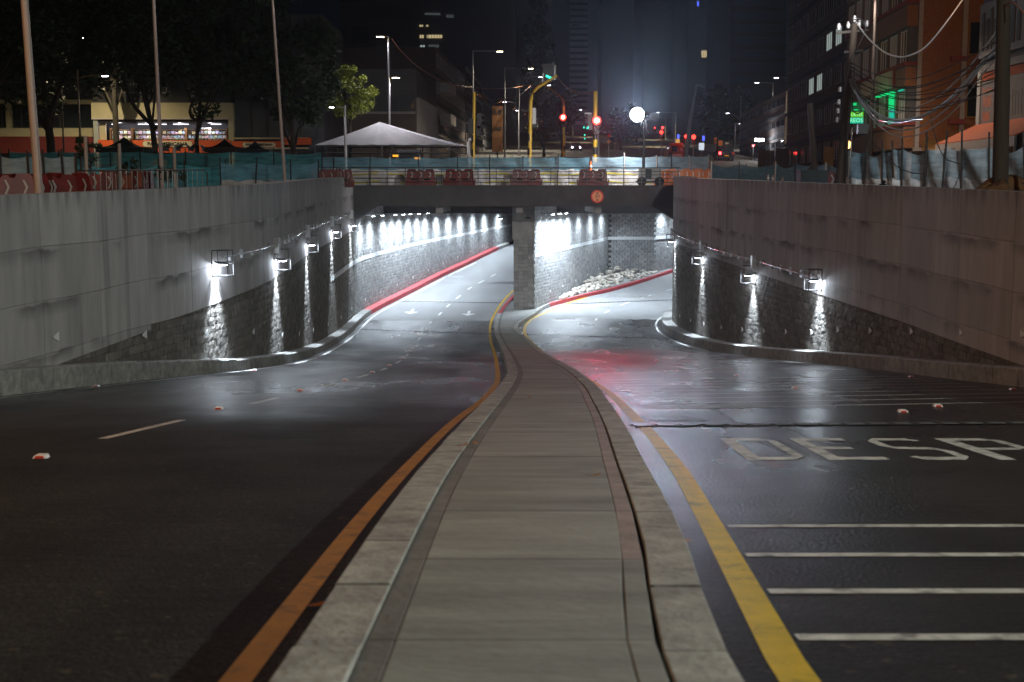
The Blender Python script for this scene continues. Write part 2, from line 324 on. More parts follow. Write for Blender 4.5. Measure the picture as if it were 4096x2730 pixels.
def text_mb(body, size, place, mb=None, depth=.01, m=0, bold=0):
    "lettering as real mesh; place maps (x, y, d) on the sign to the world"
    c = bpy.data.curves.new('lettering', 'FONT'); c.body = body; c.size = size; c.align_x = 'CENTER'; c.align_y = 'CENTER'; c.extrude = depth; c.resolution_u = 3; c.offset = bold
    o = bpy.data.objects.new('lettering', c); COL.objects.link(o); bpy.context.view_layer.update()
    me = bpy.data.meshes.new_from_object(o.evaluated_get(bpy.context.evaluated_depsgraph_get()))
    mb = mb or MB(); mb.add([place(v.co.x, v.co.y, v.co.z) for v in me.vertices], [tuple(p.vertices) for p in me.polygons], m)
    bpy.data.objects.remove(o); bpy.data.meshes.remove(me); bpy.data.curves.remove(c)
    return mb
def strip(mb, fa, fb, fz, y0, y1, dy, m=0, nx=1):
    n = max(1, int(math.ceil((y1-y0)/dy)))
    def fn(u, v):
        Y = lerp(y0, y1, v); return (lerp(fa(Y), fb(Y), u), Y, fz(Y))
    return mb.grid(fn, nx, n, m, True)
def frange(a, b, s):
    while a < b: yield a; a += s
# ------------------------------------------------------------------ ground, roads, tunnel
mb = MB(); strip(mb, lambda Y: LK(Y)-.05, lambda Y: ML(Y)+.05, zr, -8, 138, 1.0, nx=4)
road_left = obj('road_left', mb, 'asphalt_damp', kind='structure')
mb = MB(); strip(mb, lambda Y: MR(Y)-.05, lambda Y: RK(Y)+.05, zr, -8, 118, 1.0, nx=4)
road_right = obj('road_right', mb, 'asphalt_wet', kind='structure')
mb = MB(); strip(mb, lambda Y: -160, lambda Y: LW(Y)-.3, gz, -30, 72, 2, nx=8); obj('ground_left', mb, 'ground_dust', kind='structure')
mb = MB(); strip(mb, lambda Y: RW(Y)+.3, lambda Y: 160, gz, -30, 72, 2, nx=8); obj('ground_right', mb, 'ground_dust', kind='structure')
mb = MB(); strip(mb, lambda Y: -420, lambda Y: 420, gz, 72, 900, 6, nx=30); obj('ground_far', mb, 'ground_dust', kind='structure')
mb = MB(); strip(mb, lambda Y: -4.9+.058*Y, lambda Y: 3.2+.058*Y, lambda Y: gz(Y)+.03, 95, 700, 5); fs1 = obj('far_street_left', mb, 'street', kind='structure')
mb = MB(); strip(mb, lambda Y: 1+.093*Y, lambda Y: 8+.1016*Y, lambda Y: gz(Y)+.03, 95, 600, 5); fs2 = obj('far_street_right', mb, 'street', kind='structure')
mb = MB(); strip(mb, lambda Y: 26+.02*Y, lambda Y: 33+.045*Y, lambda Y: gz(Y)+.12, 84, 260, 5); obj('pavement_right', mb, 'concrete_plain', kind='structure')

# painted marks, studs and drains belong to the roads
def mark(name, pts, m, road, h=.004):
    n = len(pts)//2
    mb = MB(); mb.add([(x, y, zr(y)+h) for x, y in pts], [tuple(range(len(pts)))]); return obj(name, mb, m, road)
def ribbon(name, f, wd, y0, y1, m, road, h=.004, dy=1.):
    mb = MB(); strip(mb, lambda Y: f(Y)-wd/2, lambda Y: f(Y)+wd/2, lambda Y: zr(Y)+h, y0, y1, dy); return obj(name, mb, m, road)
YL = curve((-8,-1.0),(6.6,-.99),(8.5,-.98),(11.3,-.92),(16,-.76),(20.6,-.5),(24,-.38),(28,-.32),(37,-.44),(46,-.6),(53,-.77),(60,-1.01),(69.6,-1.18),(76,-1.03),(85,-.48),(92,.35),(100,1.9))
YR = curve((-8,.7),(4.4,1.03),(6.1,1.14),(8,1.27),(11,1.46),(14.9,1.61),(16.3,1.64),(20.3,1.73),(24.5,1.76),(30,1.66),(40,1.45),(52,1.2),(60,.85),(65,.64),(69,.73),(73,1.13),(75.2,1.6),(81.9,3.46),(88.8,6.13),(94.9,9.3),(102,12.5))
ribbon('yellow_edge_line', YL, .12, -6, 120, 'paint_yellow', road_left)
for a, b in ((-6, 15.45), (16.3, 104)):
    ribbon('yellow_edge_line', YR, .15, a, b, 'paint_yellow', road_right)
for a, b in ((-4, 23.5), (24.2, 33), (33.3, 50), (50.3, 110)):
    ribbon('white_edge_line', lambda Y: LK(Y)+.28, .12, a, b, 'paint_fresh' if a > 30 else 'paint_white', road_left)
for a, b in ((2, 27), (28, 47), (52, 86)):
    ribbon('white_edge_line', lambda Y: RK(Y)-.3, .1, a, b, 'paint_worn' if a < 50 else 'paint_fresh', road_right)
DL = curve((-8,-4.8),(12,-4.6),(15,-4.45),(20,-4.08),(26,-3.75),(31,-3.52),(36,-3.5),(42,-3.7),(48,-3.98),(55,-4.3),(67,-4.55),(71,-4.55),(76,-4.3),(81,-4.05),(86,-3.65),(92,-3.0),(97,-2.1),(101,-1.3),(110,.6))
for a, b in ((7.2,9.4),(13.9,16.6),(19.9,21.5),(25.2,26.6),(29.3,31),(33.7,35.4),(39.2,42.2),(47,49.5),(54.2,56.2),(60,61.9),(65.6,67.8),(70.5,71.8),(75.2,77),(80.1,81.9),(85.1,87.2),(90.9,92.5),(94.9,96.8),(99.3,101)):
    ribbon('lane_dash', DL, .12, a, b, 'paint_fresh' if a > 40 else 'paint_white', road_left)
DR = curve((5,5.5),(20,5.6),(28,5.3),(45,5.0),(60,4.4),(72.2,4.75),(76.5,5.56),(81,6.87),(85.5,8.65),(90.2,10.9),(97,14.5))
for a, b in ((20.4,22.7),(26.5,27.9),(32,33.6),(72.2,73.5),(76.5,78.1),(81,83.2),(85.5,87.5),(90.2,92),(94.5,96)):
    ribbon('lane_dash', DR, .12, a, b, 'paint_fresh' if a > 50 else 'paint_worn', road_right)
for y in (5.06, 5.95, 6.9, 7.9, 3.9, 2.9):     # bars across the right lane at the ramp head
    x0 = YR(y)+.1
    mark('cross_bar', [(x0, y-.045), (9.4, y+.0), (9.4, y+.1), (x0, y+.055)], 'paint_white', road_right)
for i in range(9):
    y = 18.7+i*1.17
    mark('rumble_bar', [(YR(y)+.3, y), (9.4, y+1.9), (9.4, y+2.03), (YR(y)+.3, y+.13)], 'paint_white', road_right, .003)
for i in range(7):
    y = 88.0+i*1.15; mark('rumble_bar', [(LK(y)+.6, y), (YL(y)-.4, y), (YL(y)-.4, y+.28), (LK(y)+.6, y+.28)], 'iron', road_left, .003)
for i in range(6):
    y = 102+i*1.3; mark('rumble_bar', [(LK(y)+.6, y), (YL(y)-.4, y), (YL(y)-.4, y+.28), (LK(y)+.6, y+.28)], 'iron', road_left, .003)
mark('asphalt_patch', [(LK(94.6)+.8, 94.6), (YL(94.6)-.3, 94.6), (YL(96)-.3, 96), (LK(96)+.8, 96)], 'iron', road_left, .0035)
# the word on the road, letters stretched away from the camera
def letter(strokes, x0, wd, y0=11.75, y1=13.95):
    mb = MB()
    for poly in strokes:
        mb.add([(x0+px*wd+(py-.0)*.1, lerp(y0, y1, py), zr(lerp(y0, y1, py))+.004) for px, py in poly], [tuple(range(len(poly)))])
    obj('road_letter', mb, 'paint_white', road_right)
t = .24; hb = .12
letter([[(0,0),(t,0),(t,1),(0,1)], [(t,0),(.75,0),(.86,hb),(t,hb)], [(t,1-hb),(.86,1-hb),(.75,1),(t,1)], [(.75,0),(1,.14),(1,.86),(.75,1),(.83,.86),(.83,.14)]], 2.2, .58)
letter([[(0,0),(t,0),(t,1),(0,1)], [(t,0),(1,0),(1,hb),(t,hb)], [(t,1-hb),(1,1-hb),(1,1),(t,1)], [(t,.46),(.8,.46),(.8,.56),(t,.56)]], 2.96, .58)
letter([[(.05,.12),(.2,.0),(.2,hb),(.19,.17)], [(.2,0),(.8,0),(.8,hb),(.2,hb)], [(.8,0),(1,.13),(1,.38),(.82,.38),(.82,.16),(.8,hb)], [(1,.38),(.8,.54),(.2,.56),(.2,.46),(.76,.44),(.82,.38)],
        [(.2,.56),(.2,.46),(0,.6),(0,.86),(.18,.84),(.18,.63)], [(0,.86),(.2,1),(.2,1-hb),(.18,.84)], [(.2,1-hb),(.8,1-hb),(.8,1),(.2,1)], [(.8,1-hb),(.82,.84),(.97,.87),(.8,1)]], 3.76, .6)
letter([[(0,0),(t,0),(t,1),(0,1)], [(t,1-hb),(.85,1-hb),(.75,1),(t,1)], [(t,.42),(.75,.42),(.85,.52),(t,.52)], [(.75,.42),(1,.54),(1,.88),(.75,1),(.83,.87),(.83,.55)]], 4.56, .67)
# direction arrows in the tunnel lanes, pointing at the oncoming traffic
for ax, ay in ((-6.1, 76.3), (-2.6, 75.2)):
    mark('lane_arrow', [(ax-.09, ay+2.6), (ax+.09, ay+2.6), (ax+.09, ay+.9), (ax+.45, ay+.9), (ax, ay-.3), (ax-.45, ay+.9), (ax-.09, ay+.9)][::-1], 'paint_fresh', road_left, .005)
for ex, ey, rx, ry, rd in ((3.0, 19.3, 1.0, .45, 'r'), (-5.4, 83.6, 1.1, .7, 'l'), (-4.7, 99.3, 1.0, .6, 'l'), (5.6, 80.2, 1.3, .6, 'r'), (8.2, 86.5, 1.2, .6, 'r'), (3.2, 72.3, 1.0, .4, 'r')):
    mark('round_patch', [(ex+rx*math.cos(k*.3307), ey+ry*math.sin(k*.3307)) for k in range(19)], 'paint_worn', road_left if rd == 'l' else road_right, .0045)
mark('pavement_seam', [(LK(25)+.4, 25.2), (YL(19.6)-.1, 19.6), (YL(19.6)-.1, 19.66), (LK(25)+.4, 25.28)][::1], 'paint_worn', road_left, .003)
mark('pavement_seam', [(1.75, 33.0), (4.6, 34.2), (4.6, 34.3), (1.75, 33.08)][::1], 'void', road_right, .003)
mark('pavement_seam', [(4.6, 34.2), (8.8, 33.4), (8.8, 33.5), (4.6, 34.3)], 'void', road_right, .003)
# raised studs
def stud(x, y, road):
    mb = MB(); z = zr(y)+.002
    mb.prism([(x-.07,y-.05,z),(x+.07,y-.05,z),(x+.045,y-.03,z+.03),(x-.045,y-.03,z+.03)], (0,0,0), (0,.1,0))
    o = obj('road_stud', mb, 'reflector_white', road)
    m2 = MB(); m2.prism([(x-.045,y-.054,z+.006),(x+.045,y-.054,z+.006),(x+.035,y-.04,z+.025),(x-.035,y-.04,z+.025)], (0,0,0), (0,.012,0)); obj('reflector', m2, 'stud_red', o)
for x, y in ((-4.47,11.94),(-4.34,18.7),(-3.97,23.72),(-3.67,27.84),(-3.55,32.2),(-3.6,37.2),(-3.8,44.5),(-4.15,51.8),(-8.28,25.2),(-6.85,33.7),(-7.0,46),(-4.3,5.2)): stud(x, y, road_left)
for x, y in ((5.6,18.1),(5.5,24.6),(5.35,30.2),(9.3,29.5),(9.5,24),(6.5,19.3),(4.8,42)): stud(x, y, road_right)
# slotted drains across the road
def drain(x0, y0, x1, y1, road, gap=.3):
    n = int(abs(x1-x0)/gap); d = Vector((x1-x0, y1-y0, 0)); L = d.length; d.normalize(); p = Vector((-d.y, d.x, 0))
    def P(s, t, h): q = Vector((x0, y0, 0))+d*s+p*t; return (q.x, q.y, zr(q.y)+h)
    mb = MB(); mb.grid(lambda u, v: P(u*L, lerp(-.13, .13, v), .005), 12, 1, 0, False); b = obj('drain_channel', mb, 'void', road)
    m2 = MB()
    for i in range(n):
        s = (i+.5)*L/n; a = [P(s-gap*.33, -.12, .006), P(s+gap*.33, -.12, .006), P(s+gap*.33, .12, .006), P(s-gap*.33, .12, .006)]
        m2.prism(a, (0,0,0), (0,0,.012))
    m2.grid(lambda u, v: P(u*L, lerp(-.17, -.12, v), .014), 10, 1, 0, False); m2.grid(lambda u, v: P(u*L, lerp(.12, .17, v), .014), 10, 1, 0, False)
    obj('drain_grate', m2, 'iron', b)
drain(1.45, 15.65, 9.6, 16.35, road_right); drain(.75, 63.8, 7.7, 61.3, road_right); drain(-8.0, 67.0, -1.0, 64.2, road_left); drain(-8.0, 83.8, -.7, 82.6, road_left); drain(3.6, 82, 12, 85, road_right)
mb = MB()
for i in range(7): mb.add([(x_, y_, zr(y_)+.012) for x_, y_ in ((1.83+i*.11,16.6),(1.89+i*.11,16.6),(1.89+i*.11,17.3),(1.83+i*.11,17.3))], [(0,1,2,3)])
[mb.add([(x_, y_, zr(y_)+.014) for x_, y_ in q_], [(0,1,2,3)]) for q_ in (((1.76,16.45),(2.62,16.45),(2.62,16.6),(1.76,16.6)), ((1.76,17.3),(2.62,17.3),(2.62,17.45),(1.76,17.45)))]; obj('gully_grate', mb, 'iron', road_right)

# kerb stones
def kerb(name, f, side, y0, y1, wd, h, mat, step=1.0, red=None):
    root = bpy.data.objects.new(name, None); COL.objects.link(root); root['kind'] = 'structure'
    n = int((y1-y0)/step); g = .008
    for i in range(n):
        a, b = y0+i*step+g, y0+(i+1)*step-g; mb = MB(); hh = h(a) if callable(h) else h
        q = []
        for Y in (a, b):
            x = f(Y); z = zr(Y)
            q += [(x, Y, z-.1), (x, Y, z+hh-.03), (x+side*.03, Y, z+hh), (x+side*wd, Y, z+hh), (x+side*wd, Y, z-.1)]
        j = random.uniform(-.006, .006); q = [(p[0]+j, p[1], p[2]+j) for p in q]
        mb.add(q, [(0,5,6,1),(1,6,7,2),(2,7,8,3),(3,8,9,4),(0,1,2,3,4),(9,8,7,6,5)] if side > 0 else [(1,6,5,0),(2,7,6,1),(3,8,7,2),(4,9,8,3),(4,3,2,1,0),(5,6,7,8,9)])
        obj('kerb_stone', mb, 'kerb_red' if red and red[0] <= a <= red[1] else mat, root)
    return root
hl = lambda Y: .45 if Y < 26 else max(.3, .45-.02*(Y-26))
kerb('kerb_left', LK, -1, -6, 126, .5, hl, 'kerb_stone', 1.2, (75.5, 121))
kerb('kerb_right', RK, 1, -6, 90, .55, lambda Y: .38, 'kerb_stone', 1.2)
med = bpy.data.objects.new('median', None); COL.objects.link(med); med['kind'] = 'structure'
HM = .23
def mcell(name, fa, fb, y0, y1, h, mat, n=1):
    mb = MB(); t = []
    for k in range(n+1):
        Y = lerp(y0, y1, k/n); a, b = fa(Y), fb(Y); t += [(a, Y, zr(Y)-.05), (a, Y, zr(Y)+h-.004), (a+.004, Y, zr(Y)+h), (b-.004, Y, zr(Y)+h), (b, Y, zr(Y)+h-.004), (b, Y, zr(Y)-.05)]
    fs = []
    for k in range(n):
        for j in range(5): fs.append((6*k+j+1, 6*k+j, 6*(k+1)+j, 6*(k+1)+j+1))
    fs += [tuple(range(6)), tuple(range(6*n, 6*n+6))[::-1]]; mb.add(t, fs); return obj(name, mb, mat, med)
y = -6.
while y < 76:
    L = 1.0
    mcell('kerb_stone', lambda Y: ML(Y), lambda Y: ML(Y)+.22, y+.006, y+L-.006, HM+.012+random.uniform(-.006,.006), 'kerb_red' if y > 73.5 else 'kerb_stone'); y += L
while y < 100: mcell('kerb_stone', lambda Y: ML(Y), lambda Y: ML(Y)+.22, y+.006, y+.994, HM, 'kerb_red'); y += 1
y = -6.
while y < 104:
    mcell('kerb_stone', lambda Y: MR(Y)-.205, lambda Y: MR(Y), y+.006, y+.994, HM+random.uniform(-.006,.006), 'kerb_red' if y > 79 else 'kerb_stone'); y += 1
y = -6.
while y < 80:
    L = 1.45 if y < 20 else 1.8
    mcell('paving_strip', lambda Y: ML(Y)+.223, lambda Y: ML(Y)+.318, y+.004, y+L-.004, HM-.002, 'slab_strip')
    mcell('paving_strip', lambda Y: MR(Y)-.315, lambda Y: MR(Y)-.224, y+.004, y+L-.004, HM-.001, 'slab_pink' if 5 < y < 24 else 'slab')
    mcell('slab', lambda Y: ML(Y)+.321, lambda Y: MR(Y)-.318, y+.004, y+L-.004, HM+random.uniform(-.004,.002), 'slab', 2)
    y += L
mb = MB(); strip(mb, lambda Y: ML(Y)+.02, lambda Y: MR(Y)-.02, lambda Y: zr(Y)+HM-.06, -6, 104, 1); obj('median_bed', mb, 'mortar', med)

# ------------------------------------------------------------------ retaining walls of rough blocks and cast concrete
def block_mesh(L, H, ny=4, nz=2, depth=.048, D=.12):
    "split-face block: local x along the wall, z up, -y towards the road"
    mb = MB(); e = .0045
    vs = []
    for j in range(nz+1):
        for i in range(ny+1):
            edge = i in (0, ny) or j in (0, nz)
            y = -.02-random.uniform(0, .014) if edge else -random.uniform(.022, depth)
            vs.append((lerp(-L/2+e, L/2-e, i/ny)+(0 if i in (0, ny) else random.uniform(-.03, .03)), y, lerp(e, H-e, j/nz)+(0 if j in (0, nz) else random.uniform(-.02, .02))))
    k = len(vs); fs = [(j*(ny+1)+i, j*(ny+1)+i+1, (j+1)*(ny+1)+i+1, (j+1)*(ny+1)+i) for j in range(nz) for i in range(ny)]
    vs += [(-L/2+e, D, e), (L/2-e, D, e), (L/2-e, D, H-e), (-L/2+e, D, H-e)]; a, b, c, d = k, k+1, k+2, k+3; tl = nz*(ny+1); tr = tl+ny
    fs += [tuple([a, b]+[i for i in range(ny, -1, -1)]), tuple([tl+i for i in range(ny+1)]+[c, d]), tuple([a]+[j*(ny+1) for j in range(nz+1)]+[d]), tuple([b, c]+[j*(ny+1)+ny for j in range(nz, -1, -1)])]
    return mb.add(vs, fs)
BL, BH = .4, .2
protos = [block_mesh(BL, BH) for _ in range(10)]
pmesh = []
for p in protos:
    me = p.mesh('block'); me.materials.append(MATS['split_block_one']); pmesh.append(me)
omesh = []
for p in protos:
    me = p.mesh('block'); me.materials.append(MATS['outer_block_one']); omesh.append(me)
def block_wall(root, fx, side, y0, y1, zlo, zhi, order, single=300, mat='split_block'):
    "courses of blocks along a plan curve; the ones showing largest are parts, the rest one part"
    pts = [(fx(y0), y0)]; acc = [0]; y = y0
    while y < y1:
        y += .2; pts.append((fx(y), y)); acc.append(acc[-1]+math.hypot(pts[-1][0]-pts[-2][0], .2))
    cells = []
    def where(s):
        lo, hi = 0, len(acc)-1
        while hi-lo > 1:
            m_ = (lo+hi)//2
            if acc[m_] <= s: lo = m_
            else: hi = m_
        t = (s-acc[lo])/(acc[hi]-acc[lo]); return (lerp(pts[lo][0], pts[hi][0], t), lerp(pts[lo][1], pts[hi][1], t), math.atan2(pts[hi][1]-pts[lo][1], pts[hi][0]-pts[lo][0]))
    n = int(acc[-1]/BL)
    for i in range(n):
        for half in (0, 1):
            x, y, a = where(min(acc[-1]-.01, (i+.5+half*.5)*BL))
            k0 = math.floor(zlo(y)/BH); k1 = math.ceil(zhi(y)/BH)
            for k in range(k0, k1):
                if (k % 2) == half: cells.append((x, y, k*BH, a))
    cells.sort(key=order)
    rest = MB()
    for idx, (x, y, z, a) in enumerate(cells):
        ang = a if side > 0 else a+math.pi
        pi = random.randrange(10); dj = random.uniform(-.008, .008)
        nx, ny_ = math.sin(ang), -math.cos(ang)
        if idx < single:
            o = bpy.data.objects.new('block', (pmesh if mat == 'split_block' else omesh)[pi]); COL.objects.link(o); o.parent = root; o.location = (x+nx*dj, y+ny_*dj, z); o.rotation_euler = (0, 0, ang)
        else:
            c, s_ = math.cos(ang), math.sin(ang); p = protos[pi]
            rest.add([(x+nx*dj+c*v[0]-s_*v[1], y+ny_*dj+s_*v[0]+c*v[1], z+v[2]) for v in p.v], p.f)
    if rest.v: obj('block_courses', rest, mat, root, kind='stuff')
    return len(cells)
def wall_normal(fx, Y, side):
    d = .1; tx = (fx(Y+d)-fx(Y-d))/(2*d); L = math.hypot(tx, 1); return Vector((side*1/L, -side*tx/L, 0))
def panels(root, fx, side, y0, y1, top, zb, step):
    "cast lifts of concrete, 2.4 m wide, standing a little proud of the blocks"
    y = y0; lifts = (0, 1.02, 2.05, 3.08, 6)
    while y < y1-.3:
        e = min(y+step*random.choice((.8, 1, 1, 1.25)), y1)
        for k in range(4):
            A = []
            for Y in (y+.009, (y+e)/2, e-.009):
                n = wall_normal(fx, Y, side); w_ = .02*math.sin(Y*1.3+k)
                zt = top(Y)-lifts[k]-(.009 if k else .0)+(w_ if k else 0); zl = max(top(Y)-lifts[k+1]+.02*math.sin(Y*1.3+k+1), zb(Y)+(.0)); x = fx(Y)
                A.append((Vector((x, Y, 0))+n*.055, Vector((x, Y, 0))-n*.1, zt, zl))
            if min(q[2]-q[3] for q in A) < .05: continue
            mb = MB(); vs = []
            for f_, b_, zt, zl in A: vs += [(f_.x, f_.y, zl), (f_.x, f_.y, zt), (b_.x, b_.y, zt), (b_.x, b_.y, zl)]
            fs = [(0,1,2,3), (11,10,9,8)]
            for q in (0, 4): fs += [(q, q+4, q+5, q+1), (q+1, q+5, q+6, q+2), (q+2, q+6, q+7, q+3), (q+3, q+7, q+4, q)]
            mb.add(vs, fs if side < 0 else fs); obj('concrete_panel', mb, 'concrete', root)
        y = e
def core(root, fx, side, y0, y1, top, bot, name='wall_core', th=.45, mat='concrete_plain'):
    mb = MB(); n = int((y1-y0)/1.0)+1; vs = []; fs = []
    for i in range(n+1):
        Y = lerp(y0, y1, i/n); nv = wall_normal(fx, Y, side); a = Vector((fx(Y), Y, 0))-nv*.05; b = a-nv*th
        vs += [(a.x, a.y, bot(Y)), (a.x, a.y, top(Y)), (b.x, b.y, top(Y)), (b.x, b.y, bot(Y))]
    for i in range(n):
        q = 4*i; fs += [(q, q+4, q+5, q+1), (q+1, q+5, q+6, q+2), (q+2, q+6, q+7, q+3), (q+3, q+7, q+4, q)]
    fs += [(0,1,2,3), (4*n+3, 4*n+2, 4*n+1, 4*n)]
    mb.add(vs, fs); return obj(name, mb, mat, root)
CEIL = -.62
wl = thing('retaining_wall', 'long left retaining wall, smooth cast concrete above rough blocks, running into the underpass', 'wall')
core(wl, LW, 1, -8, 72, lambda Y: wtop(Y)-.004, lambda Y: zr(Y)-.2)
core(wl, LW, 1, 72, 136, lambda Y: CEIL+.3, lambda Y: zr(Y)-.2, 'tunnel_wall_core', mat='mortar')
panels(wl, LW, 1, -6, 72.3, wtop, zbL, 2.4)
def ordL(c):
    x, y, z, a = c; return (y if y > 20 else 999)*(1 if z > zr(y)+.2 else 9)
def zhiL(Y): return zbL(Y)+.1 if Y < 72 else CEIL
block_wall(wl, LW, 1, 18, 72, lambda Y: zr(Y)+.25, zhiL, ordL, 300, 'outer_block')
block_wall(wl, LW, 1, 72, 134, lambda Y: zr(Y)+.2, zhiL, ordL, 0)
wr = thing('retaining_wall', 'curved right retaining wall with rounded end, smooth concrete above rough blocks', 'wall')
core(wr, RW, -1, -8, 76, lambda Y: wtop(Y)-.004 if Y < 71 else wtop(71), lambda Y: zr(Y)-.2)
panels(wr, RW, -1, -6, 72.5, wtop, zbR, 2.4)
block_wall(wr, RW, -1, 20, 76, lambda Y: zr(Y)+.25, lambda Y: zbR(Y)+.1, ordL, 300, 'outer_block')
core(wr, RW, -1, 76, 112, lambda Y: CEIL+.3, lambda Y: zr(Y)-.2, 'tunnel_wall_core')
# white band along the tunnel walls
def band(root, fx, side, y0, y1, zf, L=2.0):
    y = y0
    while y < y1:
        e = min(y+L, y1); mb = MB(); vs = []
        for Y in (y+.01, e-.01):
            nv = wall_normal(fx, Y, side); a = Vector((fx(Y), Y, 0))+nv*.042; b = a-nv*.12
            vs += [(a.x, a.y, zf(Y)), (a.x, a.y, zf(Y)+.24), (b.x, b.y, zf(Y)+.24), (b.x, b.y, zf(Y))]
        mb.add(vs, [(0,1,2,3), (7,6,5,4), (0,4,5,1), (1,5,6,2), (2,6,7,3), (3,7,4,0)]); obj('white_band', mb, 'band_white', root); y = e
band(wl, LW, 1, 60, 132, lambda Y: -4.1+.0123*(Y-62))
# reflective triangles on the walls
def reflector(root, fx, side, Y, up=1.0, s=.095, flip=1):
    nv = wall_normal(fx, Y, side); t = Vector((-nv.y, nv.x, 0)); t = t if t.y > 0 else -t
    c = Vector((fx(Y), Y, zr(Y)+up))+nv*.075
    mb = MB(); mb.prism([c+t*s*1.1*flip+Vector((0,0,s)), c+t*s*1.1*flip-Vector((0,0,s)), c-t*s*1.1*flip-Vector((0,0,.02)), c-t*s*1.1*flip+Vector((0,0,.02))], (0,0,0), nv*.02)
    obj('reflector', mb, 'reflector_white', root)
for Y in (21,25,29,32.6,36.8,41.5,46.5,52,58,64,70,76,81,86,91,96,101,106,111,116,121): reflector(wl, LW, 1, Y, 1.0 if Y < 40 else .85)
for Y in (23.3,26,29.2,32.8,36,38.7,41.2,44,46.8,49.8,53,56.5,60,63.5): reflector(wr, RW, -1, Y, 1.05 if Y < 40 else .95, flip=1)
# dividing wall between the tubes
dvx = lambda Y: 1.27+(Y-76.5)*(7.48-1.27)/23.5
dw = thing('dividing_wall', 'block dividing wall between the two lit tubes with concrete nose in front', 'wall', (0, 0, 0))
mb = MB(); mb.prism([(.12,76.62,0),(1.22,76.62,0),(7.42,100.1,0),(11,100.1,0),(15.2,108.7,0),(27,125,0),(8.2,125,0),(3.6,101,0),(.4,82,0)], (0,0,-7.4), (0,0,CEIL+.2)); obj('wall_core', mb, 'mortar', dw)
mb = MB(); mb.bx(.02, 1.34, 76.3, 77.3, -2.72, CEIL+.1); obj('nose_cap', mb, 'concrete_plain', dw)
for k in range(18):
    for i in range(4):
        if k % 2 and False: pass
        z = -6.98+k*.237
        if z > -2.8: continue
        x = .09+i*.29; mb = MB(); j = random.uniform(-.008, .008)
        mb.bx(x+.006, x+.284, 76.5+j, 76.66, z+.006, min(z+.231, -2.725)); obj('block', mb, 'smooth_block', dw)
def ordD(c): return c[1]
block_wall(dw, dvx, 1, 76.6, 100, lambda Y: zr(Y)+.1, lambda Y: CEIL, ordD, 300)
rest = MB()
for xa, ya, xb, yb in ((7.5,100,11.0,100),(11.0,100,15.2,108.6)):
    L = math.hypot(xb-xa, yb-ya); a = math.atan2(yb-ya, xb-xa); n = int(L/BL)
    for k in range(-34, -3):
        for i in range(n):
            s = (i+.5+(k % 2)*.5)*L/n
            if s > L: continue
            x = xa+math.cos(a)*s; y = ya+math.sin(a)*s; p = protos[random.randrange(10)]; c, s_ = math.cos(a), math.sin(a)
            rest.add([(x+c*v[0]-s_*v[1], y+s_*v[0]+c*v[1], k*BH+v[2]) for v in p.v], p.f)
obj('block_courses', rest, 'split_block', dw, kind='stuff')
band(dw, dvx, 1, 76.7, 100, lambda Y: -3.8+.0095*(Y-77))
mb = MB(); mb.bx(7.46, 11.0, 99.92, 100.05, -3.58, -3.34); obj('white_band', mb, 'band_white', dw)
mb = MB(); mb.bar((11.0, 99.94, -3.46), (15.2, 108.5, -3.46), .12, .24); obj('white_band', mb, 'band_white', dw)
for Y in (80.5,84,88,92,96): reflector(dw, dvx, 1, Y, .95)
mb = MB(); mb.add([(ML(76)+.3,76,zr(76)+.2),(MR(76)-.3,76,zr(76)+.2),(MR(80)-.3,80,zr(80)+.2),(MR(86)-.3,86,zr(86)+.2),(MR(95)-.3,95,zr(95)+.2),(MR(102)-.3,102,zr(102)+.2),(14,107,zr(107)+.1),(7,101,zr(101)+.2),(ML(101)+.3,101,zr(101)+.2),(ML(88)+.3,88,zr(88)+.2)], [tuple(range(10))]); obj('island_top', mb, 'concrete_plain', kind='structure')
# pale rocks heaped at the foot of the dividing wall
def rock_mesh():
    mb = MB(); r = [random.uniform(.75, 1.2) for _ in range(14)]; vs = [(0,0,.8*r[0])]
    for j, zz in enumerate((.35, -.3)):
        for k in range(6): a = k*1.047+j*.5; vs.append((math.cos(a)*r[k+j*6+1]*.95, math.sin(a)*r[k+j*6+1]*.9, zz*r[k+1]))
    vs.append((0,0,-.6)); fs = []
    for k in range(6): q = (k+1) % 6; fs += [(0,1+k,1+q), (1+k,7+k,1+q), (7+k,7+q,1+q), (13,7+q,7+k)]
    me = mb.add(vs, fs).mesh('rock'); me.materials.append(MATS['rock']); return me
rm = [rock_mesh() for _ in range(8)]
for i in range(250):
    Y = 82.5+18*random.random()**.9; x0 = dvx(Y)+.25; x1 = MR(Y)-.55
    if x1 < x0+.05: x1 = x0+.05
    u = random.random(); x = lerp(x0, x1, u); s = random.uniform(.13, .26)
    o = bpy.data.objects.new('rock', rm[i % 8]); COL.objects.link(o); o.scale = (s, s, s*random.uniform(.7, 1)); o.rotation_euler = (random.uniform(-.5,.5), random.uniform(-.5,.5), random.uniform(0, 6))
    o.location = (x, Y, zr(Y)+.2+s*.4+max(0, .55*(1-u)*min(1, (x1-x0)/1.5))*random.random())
    o['label'] = 'pale broken rock heaped against the dividing wall behind the red kerb'; o['category'] = 'rock'; o['group'] = 'pale rocks heaped beside the red kerb'

